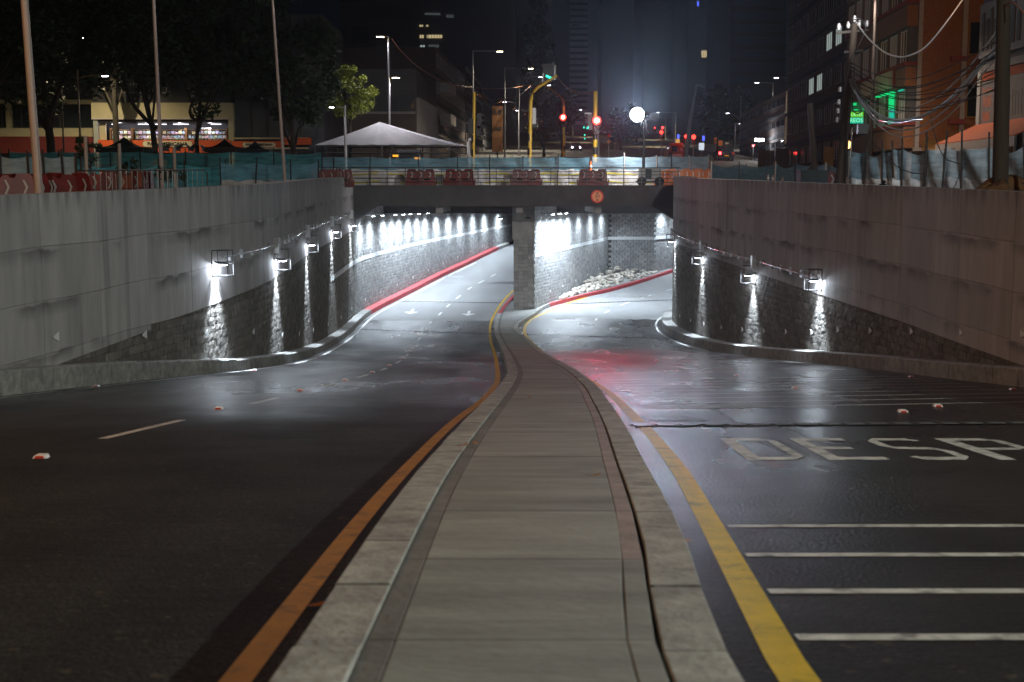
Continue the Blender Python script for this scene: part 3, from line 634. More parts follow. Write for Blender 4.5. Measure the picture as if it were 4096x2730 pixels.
# ------------------------------------------------------------------ the bridge
YB = 72.0
br = thing('bridge', 'dark concrete road bridge over the underpass with a height limit sign', 'bridge')
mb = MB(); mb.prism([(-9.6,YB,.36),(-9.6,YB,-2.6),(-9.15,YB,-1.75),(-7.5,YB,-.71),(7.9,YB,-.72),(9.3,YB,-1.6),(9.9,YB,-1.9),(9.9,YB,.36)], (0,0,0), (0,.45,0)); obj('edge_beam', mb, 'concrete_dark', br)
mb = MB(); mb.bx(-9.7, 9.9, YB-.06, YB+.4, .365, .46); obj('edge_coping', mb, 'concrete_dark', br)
mb = MB(); mb.bx(-12, 30, YB+.46, 126, -.55, .36); obj('deck_slab', mb, 'concrete_plain', br)
for gx in (-4.1, .43, 4.85):
    mb = MB(); mb.bx(gx-.19, gx+.19, YB+.47, 83.5, -1.1, -.552); obj('girder', mb, 'concrete_plain', br)
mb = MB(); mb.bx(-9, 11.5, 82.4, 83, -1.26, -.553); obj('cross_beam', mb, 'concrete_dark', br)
rail = thing('railing', 'dark metal railing with four bars along the bridge edge', 'railing')
zt = 1.44
mb = MB(); mb.tube([(-9.1,YB+.05,zt),(9.4,YB+.05,zt-.02)], .035, 6); obj('top_rail', mb, 'steel_dark', rail)
for z in (.62, .83, 1.03, 1.22):
    mb = MB(); mb.tube([(-9.0,YB+.05,z),(9.4,YB+.05,z)], .02, 5); obj('rail_bar', mb, 'steel_dark', rail)
x = -9.0
while x < 9.4:
    mb = MB(); mb.bx(x-.02, x+.02, YB+.02, YB+.08, .46, zt); obj('post', mb, 'steel_dark', rail); x += 1.015
# height limit sign
c = at(2389, 787, YB-.06); sg = thing('height_limit_sign', 'round red and orange height limit sign reading 5.50 on the bridge beam', 'sign', c)
mb = MB(); mb.disc(c, .36, th=.03); obj('rim', mb, 'sign_red', sg)
mb = MB(); mb.disc(c-Vector((0,.02,0)), .285, th=.012); obj('face', mb, 'sign_face', sg)
mb = MB(); pl = lambda x, y, d: (c.x+x, c.y-.03-d, c.z+y)
text_mb('5', .24, lambda x, y, d: pl(x-.06, y+.01, d), mb, .003); text_mb('50', .14, lambda x, y, d: pl(x+.07, y+.045, d), mb, .003)
mb.prism([pl(.0,-.05+.01,0),pl(.13,-.05+.01,0),pl(.13,-.03,0),pl(.0,-.03,0)], (0,0,0), (0,-.003,0))
for s in (1, -1): mb.prism([pl(-.09, s*.22, 0), pl(.09, s*.22, 0), pl(0, s*.14, 0)], (0,0,0), (0,-.003,0))
obj('lettering', mb, 'black', sg)

def dry_leaf(x, y, h, a, label):
    mb = MB(); c, s_ = math.cos(a), math.sin(a); z = zr(y)+h+.012
    P = lambda u, v, w_: (x+c*u-s_*v, y+s_*u+c*v, z-.1*(s_*u+c*v)*(1 if h < .1 else 1)+w_)
    mb.add([P(-.06,0,.012), P(-.02,.03,.0), P(.03,.026,.006), P(.065,0,.02), P(.03,-.026,.004), P(-.02,-.03,.008), P(0,0,.002)], [(0,6,1),(1,6,2),(2,6,3),(3,6,4),(4,6,5),(5,6,0)])
    obj('fallen_leaf', mb, 'leaf_dry', label=label, cat='leaf')
for x, y, h, a, lb in ((-.9,5.6,0,.4,'dry orange leaf on the dark road beside the near left kerb'), (-.72,12.1,0,1.2,'dry orange leaf in the gutter left of the median, farther off'), (-.42,10.6,.24,.7,'dry leaf on the left kerb of the median'), (-.3,10.9,.23,2.2,'dry leaf on the paving strip beside the left kerb'), (.55,8.6,.23,.2,'pale dry leaf in the middle of the median paving'), (1.52,15.2,0,.9,'small orange leaf at the gully grate by the right kerb'), (.25,17.5,.23,1.8,'tiny dry leaf far along the median paving'), (1.0,7.3,0,2.6,'dry leaf on the wet strip right of the median')): dry_leaf(x, y, h, a, lb)
# ------------------------------------------------------------------ lamps of the underpass
def cage_lamp(root, fx, side, Y, z, power, W=.44, Hh=.66, dep=.42):
    nv = wall_normal(fx, Y, side); t = Vector((0, 1, 0)); t = (t-nv*t.dot(nv)).normalized(); up = Vector((0,0,1))
    w0 = Vector((fx(Y), Y, z))+nv*.06
    def P(a, b, c): return w0+t*a+nv*b+up*c
    mb = MB(); b = .022
    for a in (-W/2, W/2):
        for d in (.0, dep): mb.bar(P(a, d, -Hh/2), P(a, d, Hh/2), b)
        for h in (-Hh/2, Hh/2, -.02): mb.bar(P(a, 0, h), P(a, dep, h), b)
    for h in (-Hh/2, Hh/2):
        for d in (.0, dep): mb.bar(P(-W/2, d, h), P(W/2, d, h), b)
    mb.bar(P(-W/2, dep, -.02), P(W/2, dep, -.02), b*.8); mb.bar(P(0, dep, -Hh/2), P(0, dep, -.02), b*.8); mb.bar(P(0, 0, -Hh/2), P(0, dep, -Hh/2), b*.8)
    obj('cage', mb, 'cage_black', root)
    mb = MB(); mb.obox(P(0, .2, .0), t*.13, nv*.1, up*.035); mb.bar(P(0, 0, .03), P(0, .12, .02), .05); h = obj('lamp_body', mb, 'steel_dark', root)
    mb = MB(); mb.obox(P(0, .2, -.045), t*.13, nv*.1, up*.012); obj('lens', mb, 'lamp_cool', h)
    light('lamp_light', 'SPOT', P(0, .3, -.06), power, (.74,.86,1), .03, root, P(0, -.02, -3), 64, 1)
    light('lamp_light', 'POINT', P(0, .2, -.09), power*.03, (.78,.88,1), .04, root)
cl = 'black caged lamp on the left wall, '
for i, (Y, z, tx) in enumerate(((33.4,-1.8,'nearest the camera, above the tall pool of light'),(40.6,-2.08,'second along the wall towards the bridge'),(50.3,-1.97,'third along the wall towards the bridge'),(60.5,-1.77,'fourth along the wall, short of the bridge corner'),(70.3,-1.72,'right beside the bridge corner'))):
    c = Vector((LW(Y), Y, z)); t_ = thing('wall_lamp', cl+tx, 'wall lamp', c, 0, 'caged lamps along the retaining walls'); cage_lamp(t_, LW, 1, Y, z, 2300)
cl = 'black caged lamp on the right wall, '
for i, (Y, z, tx) in enumerate(((40.6,-2.72,'lowest and nearest the camera'),(48.5,-3.05,'second from the camera, under the conduit box'),(57.3,-2.82,'third from the camera, near the rounded end'),(66.6,-2.45,'at the edge of the bright tunnel mouth'),(71.6,-1.9,'hanging furthest round the rounded end'))):
    c = Vector((RW(Y), Y, z)); t_ = thing('wall_lamp', cl+tx, 'wall lamp', c, 0, 'caged lamps along the retaining walls'); cage_lamp(t_, RW, -1, Y, z, 2300)
def conduit(label, fx, side, y0, y1, zf, boxes):
    root = thing('conduit', label, 'conduit', (fx(y0), y0, zf(y0)))
    pts = []
    for i in range(40):
        Y = lerp(y0, y1, i/39); pts.append(Vector((fx(Y), Y, zf(Y)))+wall_normal(fx, Y, side)*.13)
    mb = MB(); mb.tube(pts, .022, 6); obj('pipe', mb, 'conduit', root)
    Y = y0+.5
    while Y < y1:
        nv = wall_normal(fx, Y, side); c = Vector((fx(Y), Y, zf(Y)))+nv*.09; mb = MB(); mb.obox(c, nv*.04, Vector((0,.02,0)), Vector((0,0,.12))); obj('clip', mb, 'galv', root); Y += 1.15
    for Y in boxes:
        nv = wall_normal(fx, Y, side); c = Vector((fx(Y), Y, zf(Y)-.05))+nv*.14; mb = MB(); mb.obox(c, nv*.09, Vector((0,.15,0)), Vector((0,0,.24))); obj('junction_box', mb, 'conduit', root)
conduit('thin metal conduit with junction boxes running along the left wall above the caged lamps', LW, 1, 34, 71.5, lambda Y: -1.68+.0168*(Y-34), (40.3, 50, 60, 70))
conduit('bright metal conduit with boxes curving along the right wall above the caged lamps', RW, -1, 40.8, 68.6, lambda Y: -2.69+.0252*(Y-40.8), (48.2, 57, 67.3))
def tube_lamp(fx, side, Y, z, power, label, grp):
    nv = wall_normal(fx, Y, side); t = Vector((-nv.y, nv.x, 0)); up = Vector((0,0,1)); c = Vector((fx(Y), Y, z))+nv*.85
    r = thing('tunnel_lamp', label, 'lamp', c, 0, grp)
    mb = MB(); mb.obox(c, t*.18, nv*.09, up*.05); mb.bar(c-nv*.8+up*.03, c, .04); b = obj('lamp_body', mb, 'steel', r)
    mb = MB(); mb.obox(c-up*.056, t*.15, nv*.07, up*.006); obj('lens', mb, 'lamp_cool', b)
    light('lamp_light', 'SPOT', c-up*.08, power, (.74,.87,1), .05, r, c+Vector((0,0,-4))+nv*.6, 165, .9)
for Y in (74.5,78,82.2,84.6,86.9,89.7,92.6,95.3,99,103,107,112,117,123):
    tube_lamp(LW, 1, Y, -1.28-.006*(Y-78), 1450, 'floodlight in the row at the top of the curving left tunnel wall', 'lamps along the left tunnel wall')
for Y in (78.0,79.8,81.6,83.4,85.5,89,93,97): tube_lamp(dvx, 1, Y, -1.2, 1800 if Y < 86 else 800, 'floodlight in the row at the top of the bright dividing wall', 'lamps along the dividing wall')
rtw = lambda Y: 11+(Y-100)*.49
tube_lamp(rtw, 1, 101.5, -1.2, 1100, 'floodlight above the far corner of the right tube', None)
tube_lamp(rtw, 1, 105, -1.2, 1100, 'floodlight past the far corner of the right tube', None)
for Y in (76.5, 81, 86, 92, 98): tube_lamp(RW, -1, Y, -1.3, 700, 'floodlight on the hidden side of the curving right tunnel wall', 'lamps along the right tunnel wall')
for px, Y in ((1998, 86), (2112, 76.28)):
    c = at(px, 872, Y); r = thing('ceiling_lamp', 'small hooded lamp hanging under the bridge '+('left of the pier' if px < 2050 else 'on the face of the pier'), 'lamp', c)
    mb = MB(); mb.tube([c+Vector((0,0,.02)), c+Vector((0,0,.7 if px < 2050 else .2))], .02, 6); mb.prism([c+Vector((-.2,0,-.05)), c+Vector((.2,0,-.05)), c+Vector((.08,0,.06)), c+Vector((-.08,0,.06))], (0,-.14,0), (0,.0,0)); b = obj('shade', mb, 'steel_dark', r)
    if px < 2050:
        mb = MB(); mb.bx(c.x-.17, c.x+.17, c.y-.12, c.y-.02, c.z-.065, c.z-.052); obj('lens', mb, 'lamp_cool', b)

# ------------------------------------------------------------------ street lamps
def street_lamp(label, base, h, arms, power=0, col=(1,.9,.75), lens='lamp_violet', r=.07, mat='galv', lean=0, group=None, target=None, size=140, hs=1.):
    base = Vector(base); root = thing('street_lamp', label, 'street lamp', base, 0, group); top = base+Vector((lean, 0, h))
    mb = MB(); mb.tube([base, base.lerp(top, .5), top], [r, r*.8, r*.6], 8); obj('pole', mb, mat, root)
    mb = MB(); mb.bx(base.x-r*2, base.x+r*2, base.y-r*2, base.y+r*2, base.z, base.z+.04); obj('base_plate', mb, mat, root)
    for dx, dy, hz, rise in arms:
        s = base+Vector((lean*hz/h, 0, hz)); e = s+Vector((dx, dy, rise)); d = Vector((dx, dy, 0)).normalized()
        mb = MB(); mb.tube([s, s.lerp(e, .5)+Vector((0,0,abs(rise)*.15)), e], r*.45, 6); obj('arm', mb, mat, root)
        mb = MB(); q = Vector((-d.y, d.x, 0)); mb.obox(e+d*.3, d*.36*hs, q*.13*hs, Vector((0,0,.05*hs))); hd = obj('lamp_head', mb, 'steel_dark', root)
        mb = MB(); mb.obox(e+d*.32-Vector((0,0,.05*hs+.007)), d*.24*hs, q*.1*hs, Vector((0,0,.012))); obj('lens', mb, lens, hd)
        if power: light('lamp_light', 'SPOT', e+d*.32-Vector((0,0,.12)), power, col, .12, root, target or e+d*.4-Vector((0,0,9)), size, .6)
    return root
# lamps that stand beside the camera, outside the picture: they light the ramp
street_lamp('tall street lamp on the right bank beside the camera', (19.5, 1, -.55), 7.6, ((-1.5, .2, 7.4, .3),), 15000, (.95,1,.88), target=(-1, 14, -3), size=130)
street_lamp('sodium street lamp on the left bank beside the camera', (-18.5, 9, -.55), 8.8, ((1.5, .2, 8.6, .3),), 5200, (1,.5,.2), lens='lamp_warm', target=(6, 30, -1), size=150)
# ------------------------------------------------------------------ street level: lamps that show
def gp(px, Y, dz=0): v = at(px, 700, Y); return Vector((v.x, Y, gz(Y)+dz))
for px, Y, lab, ln in ((156, 27, 'thick pinkish grey lamp post nearest the left wall, cropped by the frame', -.18), (650, 45, 'slim lamp post in front of the bookshop display', -.1), (1142, 54, 'slim lamp post left of the white marquee', -.27)):
    b = gp(px, Y); r_ = {27: .095, 45: .075, 54: .075}[Y]
    street_lamp(lab, b, 12, ((2.0, -.6, 11.8, .3),), (300 if Y < 30 else 700), (1, .9, .85), r=r_, mat='pole_grey', lean=ln*2.2, group='tall lamp posts along the left bank')
SL = [(2262, 290, 440, [(3, 0, 0, .05)], 'far lamp added to light the left street behind the rusty arm', 3500), (2290, 390, 470, [(4, 0, 0, .05)], 'farthest lamp added to light the left street', 5000), (2700, 240, 450, [(-3, 0, 0, .05)], 'far lamp added to light the right street above the orange van', 3500), (2660, 330, 470, [(-3, 0, 0, .05)], 'farthest lamp added to light the right street', 4500),  # posts added to light the two far streets
      (1560, 90, 145, [(-.25, 0, 0, .05), (.15, 0, -2.75, .02)], 'lamp post with flat head behind the white marquee', 800), (1893, 112, 203, [(2.0, .3, 0, .05)], 'bright street lamp with long arm beside the left row of buildings', 1800),
      (2019, 145, 272, [(2.6, .4, 0, .05)], 'second street lamp of the left row, before the orange board', 4000), (2076, 175, 307, [(2.6, .4, 0, .05), (-1.6, 0, -3.6, .3)], 'third street lamp of the left row, right of the orange board', 4000),
      (2122, 205, 340, [(2.6, .4, 0, .05), (-1.8, 0, -4.2, .3)], 'fourth street lamp of the left row, behind the yellow arm', 4000),
      (3268, 136, 274, [(-2.0, 0, 0, .25), (.95, 0, -2.6, .35)], 'nearest double street lamp before the dark right hand blocks', 1500), (3176, 150, 316, [(-2.0, 0, 0, .2), (.95, 0, -2.6, .35)], 'middle double street lamp of the right row', 1500),
      (3085, 167, 332, [(-1.8, 0, 0, .1), (.85, 0, -2.6, .35)], 'farthest double street lamp of the right row', 1500),
      (2958, 190, 385, [(-1.6, 0, -3.4, 1.0)], 'bare grey pole with a bent lamp arm near the parked car', 0), (2984, 200, 493, [(-.5, 0, 0, .02), (1.2, 0, 0, .02)], 'low twin lamp post right of the bent arm pole', 400),
      (2937, 210, 494, [(.5, 0, 0, .02)], 'low lamp post left of the bent arm pole', 400), (2914, 260, 376, [(-.4, 0, 0, .02)], 'distant street lamp above the dark tree', 500), (2875, 300, 390, [(-.4, 0, 0, .02)], 'distant street lamp at the tree top', 500), (2150, 240, 485, [(-.5, 0, 0, .05)], 'low distant lamp left of the first red signal', 500)]
for px, Y, ty, arms, lab, pw in SL:
    b = gp(px, Y); h = at(px, ty, Y).z-b.z
    street_lamp(lab, b, h, [(a, c, h+d-.05, e) for a, c, d, e in arms], pw, (.95, .92, 1) if px == 1560 else ((1, .8, .42) if Y > 230 else (1, .88, .66)), 'lamp_warm' if Y < 150 else 'lamp_violet', r=.1)
b = gp(326, 44); street_lamp('short wooden post with a small lamp arm among the left trees', b, 4.4, ((.6, 0, 4.1, .1),), 60, (.9,.95,1), 'lamp_violet', r=.05, mat='utility_wood', hs=.4)
b = gp(1384, 80); street_lamp('short grey post with a lamp arm in front of the marquee', b, 5.0, ((-.5, 0, 4.85, .05),), 60, (.9,.95,1), 'lamp_cool', r=.11, mat='galv', hs=.5)
# dark tilted pole without lamp
r = thing('lamp_post', 'leaning pale lamp post with a short bare arm right of the floodlight', 'lamp post', gp(2735, 110))
a = gp(2735, 110); e = at(2785, 340, 110); mb = MB(); mb.tube([a, a.lerp(e, .55)+Vector((-.12,0,0)), e], [.17,.15,.1], 8); obj('pole', mb, 'galv', r)
mb = MB(); mb.tube([e, at(2800, 343, 110), at(2818, 351, 110)], [.1,.09,.06], 6); obj('arm', mb, 'galv', r)

# traffic signals on yellow posts
def head(root, c, face='y', n=3, lit=None, bx=.32):
    "signal head with n lenses, facing -y (front) or +x / -x (side)"
    c = Vector(c); H = n*.32; mb = MB()
    mb.bx(c.x-.16, c.x+.16, c.y-.12, c.y+.12, c.z-H/2, c.z+H/2); hd = obj('signal_head', mb, 'black', root)
    for k in range(n):
        z = c.z+H/2-.16-k*.32; mb = MB(); nm = ('sig_red', 'sig_amber', 'sig_green')[k]
        if face == 'y': mb.disc((c.x, c.y-.13, z), .11, th=.02); v = MB().tube([(c.x, c.y-.12, z+.03), (c.x, c.y-.34, z+.05)], .13, 8, caps=False)
        else:
            s = 1 if face == '+x' else -1
            mb.ball((c.x+s*.13, c.y-.03, z), .11, 10, 6); v = MB().tube([(c.x+s*.12, c.y, z+.03), (c.x+s*.34, c.y, z+.05)], .13, 8, caps=False)
        obj('lens', mb, nm if lit == k else 'black', hd)
        if lit == k and k == 0 and face == 'y': mb = MB(); mb.disc((c.x, c.y-.15, z), .26, th=.02); obj('glow_ring', mb, 'sig_red', hd); mb = MB(); mb.disc((c.x, c.y-.17, z), .14, th=.02); obj('glare_core', mb, 'sig_glare', hd)  # red halo and white glare of the signal, shaped as glowing discs
        obj('hood', v, 'black', hd)
    return hd
def band_pole(root, a, top, r, z0=0, bands=5):
    mb = MB(); mb.tube([a, top], r, 10); obj('pole', mb, 'yellow_pole', root)
    a, top = Vector(a), Vector(top)
    for k in range(bands):
        p = a.lerp(top, 0)+Vector((0,0,z0+k*.9)); mb = MB(); mb.tube([p, p+Vector((0,0,.45))], r+.004, 10); obj('black_band', mb, 'black', root)
Y = 82; a = gp(2117, Y); r = thing('traffic_signal', 'yellow signal post with a long bent arm reaching over the road', 'traffic signal', a)
p1 = at(2123, 410, Y); band_pole(r, a, p1, .12, .2, 4)
mb = MB(); mb.tube([p1, at(2126, 385, Y), at(2134, 366, Y), at(2150, 352, Y), at(2228, 303, Y)], [.12,.115,.11,.1,.08], 10); obj('arm', mb, 'yellow_pole', r)
mb = MB(); c = at(2198, 290, Y+.4); mb.bx(c.x-.45, c.x+.45, c.y-.15, c.y+.15, c.z-.5, c.z+.5); h_ = obj('signal_head', mb, 'black', r); mb = MB(); mb.bar(at(2170, 330, Y), at(2173, 294, Y), .08); mb.bar(at(2219, 322, Y+.2), at(2219, 262, Y+.2), .09); obj('bracket', mb, 'galv', r)
mb = MB(); mb.obox(at(2195, 309, Y+.2), Vector((.17,0,-.08)), Vector((0,.05,0)), Vector((.02,0,.05))); obj('lens', mb, 'sig_green', h_)
head(r, at(2132, 478, Y+.3), '+x'); mb = MB(); c = at(2131, 465, Y+.3); mb.bx(c.x-.02, c.x+.2, c.y-.2, c.y-.13, c.z-.5, c.z+.5); obj('back_plate', mb, 'galv', r)
Y = 80; a = gp(2380, Y); r = thing('traffic_signal', 'straight yellow signal post with a glowing red light right of the floodlit street', 'traffic signal', a); band_pole(r, a, at(2382, 366, Y), .13, .2, 4)
head(r, at(2386, 505, Y-.25), 'y', 3, 0); hd = head(r, at(2360, 490, Y), '-x', 3, 2)
light('signal_glow', 'SPOT', at(2386, 488, Y-1.0), 2200, (1,.05,.12), .1, r, (4.5, 25, -3.5), 36, 1)
mb = MB(); mb.bx(*[v for q in zip(at(2338, 458, Y), at(2367, 449, Y)) for v in sorted(q)][:2], Y+.2, Y+.5, at(0, 459, Y).z, at(0, 450, Y).z); obj('camera_box', mb, 'machine_grey', r)
Y = 110; a = gp(2256, Y); r = thing('traffic_signal', 'thin rusty signal post with a red light and curved arm beyond the yellow arm', 'traffic signal', a); band_pole(r, a, at(2256, 425, Y), .1, .3, 3)
mb = MB(); mb.tube([at(2256,425,Y), at(2254,405,Y), at(2240,385,Y), at(2212,362,Y), at(2165,334,Y)], .07, 8); obj('arm', mb, 'awning_ochre', r); head(r, at(2252, 486, Y-.3), 'y', 3, 0)
light('signal_glow', 'POINT', at(2252, 474, Y-.9), 60, (1,.04,.03), .08, r)
Y = 84; a = gp(1892, Y); r = thing('traffic_signal', 'yellow signal post with unlit black heads in front of the left row', 'traffic signal', a); band_pole(r, a, at(1897, 370, Y), .1, .2, 4)
head(r, at(1917, 485, Y), '+x'); head(r, at(1914, 525, Y), '+x', 2); head(r, at(1884, 506, Y), '-x')
for px, py, Y, s, lab in ((2645, 530, 170, 1.2, 'large red signal light at the foot of the right street'), (2650, 512, 200, .9, 'small red signal light just above a larger one'), (2619, 512, 230, .45, 'faintest small red signal light over the right street'), (2743, 547, 150, .95, 'red signal light touching the leaning post'), (2774, 549, 140, 1.2, 'red signal light right of the leaning post')):
    c = at(px, py, Y); r = thing('traffic_signal', lab, 'traffic signal', (c.x, Y, gz(Y))); mb = MB(); mb.tube([(c.x, Y, gz(Y)), (c.x, Y, c.z+.3)], .06, 6); obj('pole', mb, 'galv', r)
    mb = MB(); mb.bx(c.x-.2, c.x+.2, Y-.1, Y+.1, c.z-.8, c.z+.25); hd = obj('signal_head', mb, 'black', r); mb = MB(); mb.ball((c.x, Y-.16, c.z), .16*s+.04, 12, 8); obj('lens', mb, 'sig_red', hd)
    light('signal_glow', 'POINT', (c.x, Y-.8, c.z), 30, (1,.04,.03), .08, r)
c = at(2350, 515, 300); r = thing('traffic_signal', 'distant green signals hanging over the far left street', 'traffic signal', (c.x, 300, gz(300)))
mb = MB(); mb.tube([(c.x+2, 300, gz(300)), (c.x+2, 300, c.z+.5)], .08, 6); mb.tube([(c.x+2, 300, c.z+.3), (c.x-1, 300, c.z+.4)], .06, 6); obj('pole', mb, 'galv', r)
for k, (qx, qy) in enumerate(((2337, 511), (2339, 541), (2339, 556), (2339, 572))):
    q = at(qx, qy, 300); mb = MB(); mb.ball(q, .22 if k == 0 else .14, 10, 6); obj('lens', mb, 'sig_green', r)
# light tower
Y = 73.4; a = Vector((at(2600, 700, Y).x, Y, .4)); ft = thing('light_tower', 'grey site light tower with one blinding white lamp behind the railing', 'light tower', a)
mb = MB(); mb.bx(a.x-.62, a.x+.6, Y-.35, Y+.4, .75, 1.42); mb.bx(a.x-.3, a.x+.05, Y-.36, Y+.41, .8, 1.38, 1); obj('housing', mb, ['machine_grey', 'crate_green'], ft)
mb = MB(); mb.bx(a.x-.8, a.x+.75, Y-.3, Y+.35, .6, .72); obj('chassis', mb, 'black', ft)
for dx in (-.5, .5):
    mb = MB(); mb.tube([(a.x+dx, Y-.45, .68), (a.x+dx, Y-.28, .68)], .27, 14); obj('wheel', mb, 'rubber', ft)
mx = at(2575, 600, Y).x; mb = MB(); mb.tube([(mx, Y, 1.4), (mx, Y, 2.6)], .085, 10); mb.tube([(mx, Y, 2.6), (mx, Y, at(0, 490, Y).z)], .06, 10); mst = obj('mast', mb, 'steel_dark', ft)
hz = at(0, 460, Y).z
mb = MB(); mb.bar((mx-.65, Y, hz-.25), (mx+.75, Y, hz-.25), .05); obj('cross_arm', mb, 'steel_dark', ft)
lx = at(2548, 460, Y).x
mb = MB(); mb.ball((lx, Y-.1, hz), .4, 20, 14); obj('lamp', mb, 'flood', ft)  # ball widened to the size of the lamp's glare
mb = MB(); mb.bx(mx+.35, mx+.8, Y+.1, Y+.2, hz-.25, hz+.1); obj('lamp_back', mb, 'black', ft)
mb = MB(); mb.tube([(mx-.1, Y, hz-.3), (mx-.2, Y-.05, hz-.6), (mx-.02, Y-.05, hz-.75), (mx-.02, Y-.05, hz-.4)], .015, 5); mb.tube([(mx+.1, Y, hz-.3), (mx+.12, Y-.05, hz-.8), (mx+.3, Y-.05, hz-1.05)], .015, 5); obj('cord', mb, 'cable_shiny', ft)
light('lamp_light', 'SPOT', (lx, Y-.85, hz), 15000, (.6,.78,1), .2, ft, (lx*.7, Y-30, hz+19), 102, 1)
light('lamp_light', 'SPOT', (lx-.2, Y+.6, hz), 2200, (.95,.9,.88), .2, ft, (lx-3, 76, .5), 150, .8)

# ------------------------------------------------------------------ fences of netting on posts
def fence(label, posts, h, upper, lower=None, hl=.8, sag=.15, tape=False, pm='stake_dark', ph=None, rip=.05, group=None, pr=.03, seed=1):
    "posts: list of (x, y, lean_x)"
    rd = random.Random(seed); root = thing('site_fence', label, 'fence', (posts[0][0], posts[0][1], gz(posts[0][1])), 0, group)
    for i, (x, y, ln) in enumerate(posts):
        mb = MB(); hh = (ph or h+.12)+rd.uniform(-.06, .12); mb.tube([(x, y, gz(y)-.05), (x+ln, y, gz(y)+hh)], pr, 6)
        obj('post', mb, pm if isinstance(pm, str) else pm[i % len(pm)], root)
    for i in range(len(posts)-1):
        x0, y0, l0 = posts[i]; x1, y1, l1 = posts[i+1]; d = Vector((x1-x0, y1-y0, 0)); L = d.length; nv = Vector((-d.y, d.x, 0)).normalized(); nu = max(6, int(L/.22)); f1, f2 = rd.uniform(0, 6), rd.uniform(1.2, 3); sg = sag*rd.uniform(.5, 1.5)*min(1, L/2.5)
        def pt(u, z, amp):
            x, y = lerp(x0, x1, u), lerp(y0, y1, u); lean = lerp(l0, l1, u)*z/h
            w = amp*math.sin(math.pi*u)*(math.sin(u*L*f2+f1+z*2)+.6*math.sin(z*5+u*7+f1))
            return Vector((x+lean, y, gz(y)+z))+nv*(w+.05)
        b = hl if lower else .03
        mb = MB(); mb.grid(lambda u, v: pt(u, b-.05+(h-b+.05-sg*math.sin(math.pi*u)**.8)*v, rip), nu, 6); obj('netting', mb, upper, root)
        if lower:
            mb = MB(); mb.grid(lambda u, v: pt(u, .02+(hl-.02+.05*math.sin(u*9+f1)*math.sin(math.pi*u))*v, rip*1.6)+nv*-.02, nu*2, 7); obj('tarp', mb, lower, root)
        if tape:
            for zz in (.2, .68):
                mb = MB(); mb.grid(lambda u, v: pt(u, zz+.05*math.sin(u*4+f1)+.09*v, rip)-nv*.03, nu, 1); obj('tape', mb, 'tape_yellow', root)
    return root
def px_posts(xs, Y0, Y1, lean=0):
    out = []
    for i, x in enumerate(xs):
        Y = lerp(Y0, Y1, (x-xs[0])/max(1e-6, xs[-1]-xs[0])); out.append((at(x, 700, Y).x, Y, lean*random.uniform(-1, 1)))
    return out
fence('pale blue sagging net on dark stakes behind the red barriers at far left', px_posts((-60, 2, 118, 182, 258, 304), 33.5, 34.5, .08), 1.45, 'net_pale', sag=.3, seed=3)
fence('long dark teal net in front of the bookshop tents', px_posts((40, 240, 345, 445, 565, 747, 927, 1097, 1290), 64, 66, .05), 1.85, 'net_teal', sag=.1, seed=4)
fence('bright turquoise net sagging low behind the crowd barriers', px_posts((296, 352, 480, 640, 740, 900, 1010), 52, 56, .05), 1.22, 'net_teal', sag=.3, rip=.1, seed=5)
fence('blue net with crumpled white sheeting below on top of the left wall', px_posts((884, 1019, 1163, 1272), 54, 58.5, .12), 1.3, 'net_blue', 'tarp_white', .55, sag=.12, rip=.09, seed=6)
fence('blue net fence with white sheeting running behind the bridge railing', px_posts((1250, 1334, 1480, 1677, 1833, 1960, 2093, 2230, 2368), 75.2, 75.2, .06), 1.72, 'net_blue', 'tarp_white', .98, tape=True, sag=.08, seed=7)
fence('brightly lit blue net below the floodlight on pale posts', px_posts((2368, 2500, 2628, 2684, 2762, 2836), 75.2, 75.2, .1), 1.75, 'net_blue_lit', 'tarp_white', .98, tape=True, sag=.1, pm=('stake_dark', 'stake_pale', 'stake_pale'), seed=8)
fence('blue net with yellow tape along the rounded right wall top', px_posts((2842, 2960, 3098, 3180, 3300, 3420), 66, 48, .06), 1.25, 'net_blue', 'tarp_white', .42, tape=False, sag=.18, pm=('stake_pale', 'stake_dark'), seed=9)
fence('dull blue net and sheeting left of the thick far right pole', px_posts((3396, 3452, 3532, 3576, 3608, 3690), 43, 40, .12), 1.7, 'net_blue_lit', 'tarp_white', .75, sag=.45, ph=2.0, rip=.12, seed=10)
fence('torn clear sheeting sagging between dark leaning stakes at far right', px_posts((3704, 3768, 3850, 3960, 4110, 4260), 40, 36, .2), 1.75, 'net_pale', 'tarp_clear', .8, sag=.35, ph=2.2, rip=.16, seed=12)
fence('low blue net in front of the distant red barriers', px_posts((2860, 2985, 3090, 3180, 3350), 84, 84, .05), 1.35, 'net_blue', sag=.25, pm=('stake_pale', 'stake_dark'), seed=13)

